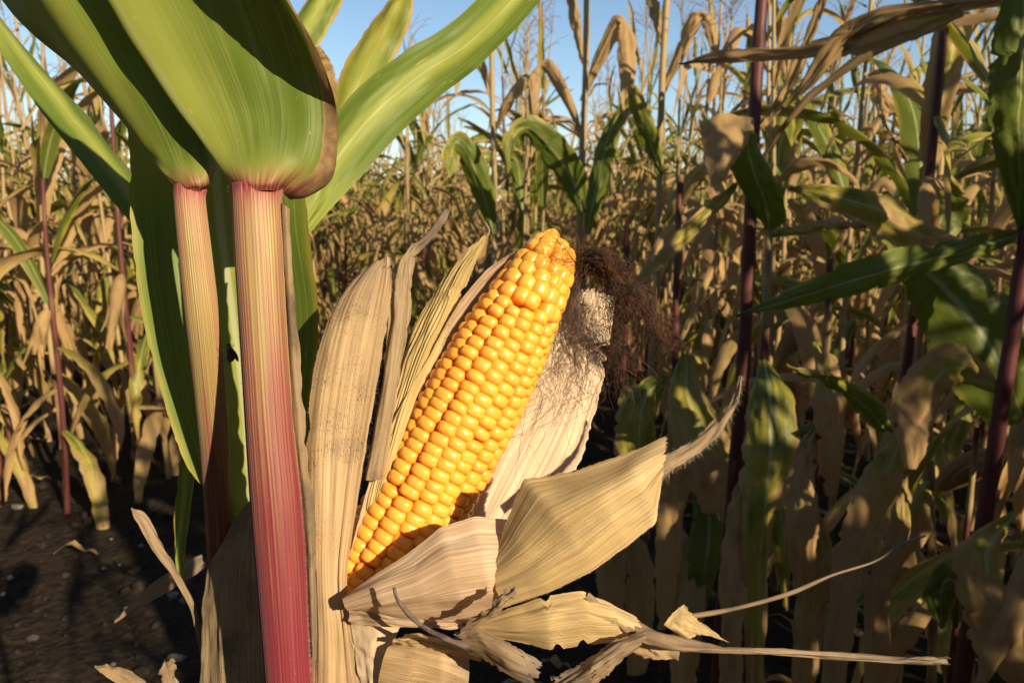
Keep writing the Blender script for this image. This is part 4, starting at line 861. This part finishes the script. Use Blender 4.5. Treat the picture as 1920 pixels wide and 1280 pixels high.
# yellow flap and the long dry twist running off to the right
husk([[(884, 1168, .236), (896, 1180, .2345), (912, 1192, .236)], [(950, 1142, .232), (965, 1170, .229), (978, 1204, .231)], [(1020, 1120, .228), (1030, 1160, .2245), (1036, 1216, .227)], [(1090, 1110, .226), (1100, 1150, .2225), (1110, 1205, .225)], [(1140, 1130, .2255), (1150, 1160, .222), (1165, 1200, .2245)], [(1190, 1160, .226), (1200, 1180, .224), (1205, 1200, .226)]], GOLD, pleat=(13, .00003), wrinkle=.0005, wfreq=(2, 4), ridge=.0012, rfreq=(3, 2), notch=(2, 3), rag=(.02, .03), lin=True, seed=36, nu=70, nv=60)
pixel_ribbon('husk', [(1100, 1118, .224), (1150, 1148, .223), (1200, 1176, .222), (1260, 1200, .222), (1340, 1212, .223), (1450, 1220, .226), (1600, 1230, .230), (1720, 1236, .233), (1778, 1234, .235)], [16, 30, 44, 40, 26, 20, 24, 24, 20], BRITTLE, ear, [1.1, .9, .7, .7, 1.2, 1.6, 2.2, 2.6, 3.0], 1.0, 15, 90, (.05, .08), 37, .0010)
husk([[(1244, 1170, .229), (1262, 1182, .228), (1290, 1200, .228)], [(1262, 1148, .230), (1285, 1165, .228), (1318, 1190, .228)], [(1282, 1130, .231), (1310, 1160, .229), (1372, 1206, .229)]], GOLD, seed=38, nu=20, nv=20, rag=(.04, .06), ragv=.1)
husk([[(1180, 1200, .231), (1185, 1215, .230), (1190, 1228, .231)], [(1225, 1192, .231), (1228, 1214, .229), (1232, 1234, .230)], [(1274, 1206, .231), (1274, 1220, .230), (1272, 1236, .231)]], TAN, seed=39, nu=16, nv=20)
# torn brown scraps
husk([[(850, 1188, .226), (868, 1200, .2245), (880, 1225, .226)], [(890, 1172, .224), (905, 1205, .221), (918, 1244, .224)], [(950, 1205, .222), (950, 1232, .219), (948, 1260, .222)], [(1016, 1242, .221), (1014, 1264, .219), (1008, 1290, .221)]], BRITTLE, pleat=(7, .00006), lin=True, seed=40, nu=30, nv=40, rag=(.08, .12), ragv=.08, wrinkle=.0004, wfreq=(2, 3), ridge=.0010, rfreq=(3, 2))
husk([[(1212, 1180, .219), (1210, 1196, .217), (1204, 1216, .219)], [(1150, 1196, .218), (1160, 1222, .214), (1158, 1252, .217)], [(1090, 1232, .217), (1106, 1262, .213), (1112, 1296, .216)], [(1030, 1272, .217), (1036, 1296, .214), (1040, 1320, .216)]], BRITTLE, pleat=(7, .00008), seed=41, nu=30, nv=40, rag=(.1, .14), ragv=.08, wrinkle=.0007, wfreq=(2, 3), ridge=.0016, rfreq=(3, 2))
husk([[(862, 1166, .225), (864, 1176, .224), (866, 1186, .225)], [(905, 1146, .222), (908, 1156, .220), (910, 1164, .222)], [(938, 1112, .221), (942, 1124, .219), (946, 1132, .221)], [(965, 1100, .221), (967, 1106, .220), (968, 1110, .221)]], BRITTLE, seed=42, nu=14, nv=30, rag=(.2, .2), wrinkle=.0012)
DARKT = plain_material('dark_dry_stem', (0.06, 0.04, 0.035), (0.14, 0.10, 0.08), 300, .8, .2, .001)
def thread(name, pts, r0, r1, mat, parent, n=40, nseg=7):
    c = cr([tuple(P(*q)) for q in pts], np.linspace(0, 1, n)); rr = np.linspace(r0, r1, n) * (1 + .25 * fbm1(np.linspace(0, 12, n), 3))
    p, uv = tube_pts(c, rr, nseg); return mesh_obj(name, grid_mesh(name, p, uv, mat), parent)
thread('dry_stem', [(738, 1100, .227), (748, 1128, .226), (785, 1168, .225), (830, 1194, .224), (880, 1214, .224)], .0004, .0011, DARKT, ear)
thread('dry_stem', [(1290, 1156, .236), (1380, 1140, .245), (1480, 1112, .255), (1560, 1078, .262), (1640, 1052, .268), (1690, 1020, .272), (1735, 1004, .276)], .0008, .0003, BRITTLE, ear)
# dry husks and leaf ends left of and behind the crimson stem
husk([[(372, 1300, 0.2910), (430, 1300, 0.2850), (500, 1300, 0.2830)], [(378, 1180, 0.2920), (430, 1180, 0.2850), (496, 1180, 0.2830)], [(388, 1080, 0.2930), (430, 1075, 0.2860), (490, 1075, 0.2830)], [(430, 990, 0.2930), (455, 985, 0.2880), (485, 990, 0.2850)], [(470, 935, 0.2930), (476, 932, 0.2900), (484, 935, 0.2880)]], GREYTAN, pleat=(6, .0002), seed=51, nu=40, nv=50, name='outer_husk')
pixel_ribbon('leaf', [(246, 952, .296), (268, 972, .297), (296, 1020, .298), (330, 1075, .300), (362, 1140, .302), (385, 1230, .304), (392, 1320, .305)], [5, 22, 27, 20, 17, 18, 20], BRITTLE, plantA, [.3, .2, .5, .9, 1.0, .8, .6], .5, 13, 60, (.03, .05), 52, .0008)
pixel_ribbon('leaf', [(178, 1248, .225), (205, 1256, .225), (250, 1280, .226), (310, 1330, .228)], [5, 24, 34, 40], TAN, plantA, [.3, .2, .1, .1], .5, 11, 30, (.04, .06), 53, .0006)
pixel_ribbon('leaf', [(318, 1236, .235), (316, 1262, .236), (320, 1310, .238)], [16, 34, 40], BRITTLE, plantA, [0, .2, .2], .6, 9, 20, (.1, .1), 54, .001)
pixel_ribbon('leaf', [(215, 1165, .42), (270, 1120, .42), (330, 1080, .42), (380, 1050, .42)], [4, 26, 34, 30], BRITTLE, plantB, [.3] * 4, .4, 9, 20, seed=55)

# dried silk
rsS = random.Random(77); s = Soup()
def strand(path, n, r, amp, wmin=6, wmax=22):
    """a crinkled thread through the path points"""
    t = np.linspace(0, 1, n); c = cr([tuple(q) for q in path], t)
    for _ in range(3):
        ax_ = np.array([rsS.gauss(0, 1) for _ in range(3)]); w_ = rsS.uniform(wmin, wmax); ph = rsS.random() * 6.28
        c = c + (ax_[None, :] * (np.sin(w_ * t + ph + 1.5 * np.sin(w_ * .6 * t)) * np.minimum(1, t * 3))[:, None]) * amp * .6
    s.tube(c, r * (1 - .5 * t), 3)
g = rsS.gauss
for _ in range(240):                                                # dark matted knot beside the tip
    x, y = 1118 + g(0, 24), 500 + g(0, 20)
    strand([P(1074 + g(0, 8), 520 + g(0, 25), .293 + g(0, .002)), P(1098 + g(0, 9), 488 + g(0, 10), .290 + g(0, .003)), P(1128 + g(0, 10), 480 + g(0, 9), .288 + g(0, .004)), P(1155 + g(0, 14), 512 + g(0, 14), .287 + g(0, .004))], 30, .00013, .0011, 8, 30)
for _ in range(115):                                                # lock falling to the right
    k = rsS.random() ** .6; d = .283 + g(0, .004)
    strand([P(1118 + g(0, 14), 490 + g(0, 12), .289), P(1158 + g(0, 12), 512 + g(0, 14), .287 + g(0, .003)), P(1192 + 12 * k + g(0, 14), 560 + 15 * k + g(0, 18), d), P(1200 + 75 * k + g(0, 13), 595 + 55 * k + g(0, 17), d)], 46, .00011, .0012, 12, 60)
for _ in range(26):
    strand([P(1180 + g(0, 20), 560 + g(0, 20), .284), P(1240 + g(0, 12), 620 + g(0, 14), .282), P(1282 + g(0, 22), 660 + g(0, 16), .281)], 34, .0001, .0009, 10, 40)
for _ in range(95):                                                # loose curls hanging below
    L = rsS.random() ** 1.5; d = .284 + g(0, .005); x = 1160 + g(0, 22)
    strand([P(1128 + g(0, 16), 500 + g(0, 14), .288), P(1150 + g(0, 16), 555 + g(0, 14), .286 + g(0, .003)), P(x + g(0, 10), 610 + 40 * L, d), P(x + g(0, 26), 655 + 110 * L + g(0, 10), d)], 50, .00009, .0013, 12, 60)
for _ in range(26):                                                 # strands spread over the pale husk
    L = rsS.random(); d = .2815 + g(0, .003)
    strand([P(1082 + g(0, 10), 530 + g(0, 25), .288), P(1070 + g(0, 20), 610 + g(0, 30), d), P(1050 + 50 * g(0, 1), 690 + 70 * L, d), P(1030 + 60 * g(0, 1), 740 + 80 * L + g(0, 30), d)], 40, .00008, .0009, 8, 36)
for _ in range(34):                                                 # wisps over the tip kernels
    x, y = 1055 + g(0, 22), 462 + g(0, 22); strand([P(1085, 500, .285), P(x + 15, y + 8, .272), P(x, y, .268), P(x - g(0, 25), y + g(0, 25), .268)], 28, .00006, .0008, 8, 30)
for pth in [[(1090, 600), (1050, 760), (985, 880), (925, 1010)], [(1100, 640), (1000, 720), (950, 790), (890, 840)], [(1120, 680), (1040, 760), (960, 830)], [(850, 640), (800, 622), (745, 628)], [(870, 560), (840, 600), (852, 640)], [(1170, 690), (1215, 720), (1228, 760), (1200, 790)], [(1110, 640), (1060, 850), (985, 960)], [(1130, 700), (1100, 780), (1062, 860)], [(1140, 640), (1230, 700), (1225, 745)]]:
    strand([P(a_, b_, .2765) for a_, b_ in pth], 44, .00009, .0005, 8, 26)
o = mesh_obj('silk', s.mesh('silk', SILK), ear, kind='stuff')

# ------------------------------------------------------------------ fine hairs along the sheath and the husk margins
lines = []
for k, sgn in ((-1, -1), (1, 1)):
    lines.append([(c + RT * r * sgn - FWD * r * .2, RT * sgn) for c, r in zip(cA, rA)])
hairs('edge_hair', lines, .0011, 520, plantA, 5, .00002)
def edge(p, side, o): return [(Vector(p[i, side]), o) for i in range(p.shape[0])]
hairs('edge_hair', [edge(ps, 0, -UP), edge(ps, -1, -UP * .8 + RT * .5)], .0022, 420, ear, 6, .000022)
hairs('edge_hair', [edge(pF, 0, UP), [(Vector(q), RT) for q in pF[-1]], edge(pF, -1, -UP)], .0006, 200, ear, 8, .000016)
hairs('edge_hair', [edge(pA, 0, -RT), edge(pA, -1, RT)], .0010, 260, ear, 7, .00002)

# ------------------------------------------------------------------ the fly on the stem
FLYM = plain_material('fly_body', (0.010, 0.010, 0.011), (0.05, 0.045, 0.04), 1500, .35, .6)
def build_fly():
    c0 = P(431, 660, .2618); up_ = (UP * .97 + RT * -.2).normalized(); out = (-FWD * .6 + RT * .55).normalized(); sd = up_.cross(out).normalized()
    fly = empty('fly', c0, 'small black fly on the right edge of the straw-coloured stem', 'fly')
    prof = [(-.0040, .0002), (-.0035, .0011), (-.0024, .0016), (-.0012, .0015), (-.0006, .0011), (.0000, .0014), (.0010, .0016), (.0019, .0012), (.0023, .0006), (.0027, .0011), (.0033, .0011), (.0037, .0006), (.0039, .0001)]
    c = [c0 + up_ * a for a, r in prof]; p, uv = tube_pts(c, [r for a, r in prof], 14); fly.scale = (.8,) * 3; mesh_obj('body', grid_mesh('body', p, uv, FLYM), fly)
    n = NT('fly_wing'); m = n.leafy((.05, .047, .042), (.15, .14, .13), .35, .6, .15, n.bump(n.noise(n.obj(), 900.0), .1, .0002))
    for k in (-1, 1):
        pts = [c0 + up_ * (.0012 - .0056 * t) + out * (.0014 + .0003 * t) + sd * k * (.0007 + .0012 * t) for t in np.linspace(0, 1, 6)]
        rows = ribbon_rows(pts, [.0005, .0014, .0019, .0020, .0015, .0003], [k * .25] * 6, .2, tuple(out)); sheet('wing', rows, m, fly, 7, 12, px=False, wrinkle=.00005)
        for j, (z, zz) in enumerate(((.0016, .0042), (.0006, -.0006), (-.0004, -.0050))):
            a = c0 + up_ * z - out * .0008; kn = c0 + up_ * (z + zz * .7) * .55 + sd * k * .0022 + out * .0002; e = c0 + up_ * zz * .75 + sd * k * .0033 - out * .0020
            p, uv = tube_pts([a, (a + kn) / 2, kn, (kn + e) / 2, e], [.00018, .00016, .00012, .0001, .00007], 5); mesh_obj('leg', grid_mesh('leg', p, uv, FLYM), fly)
build_fly()
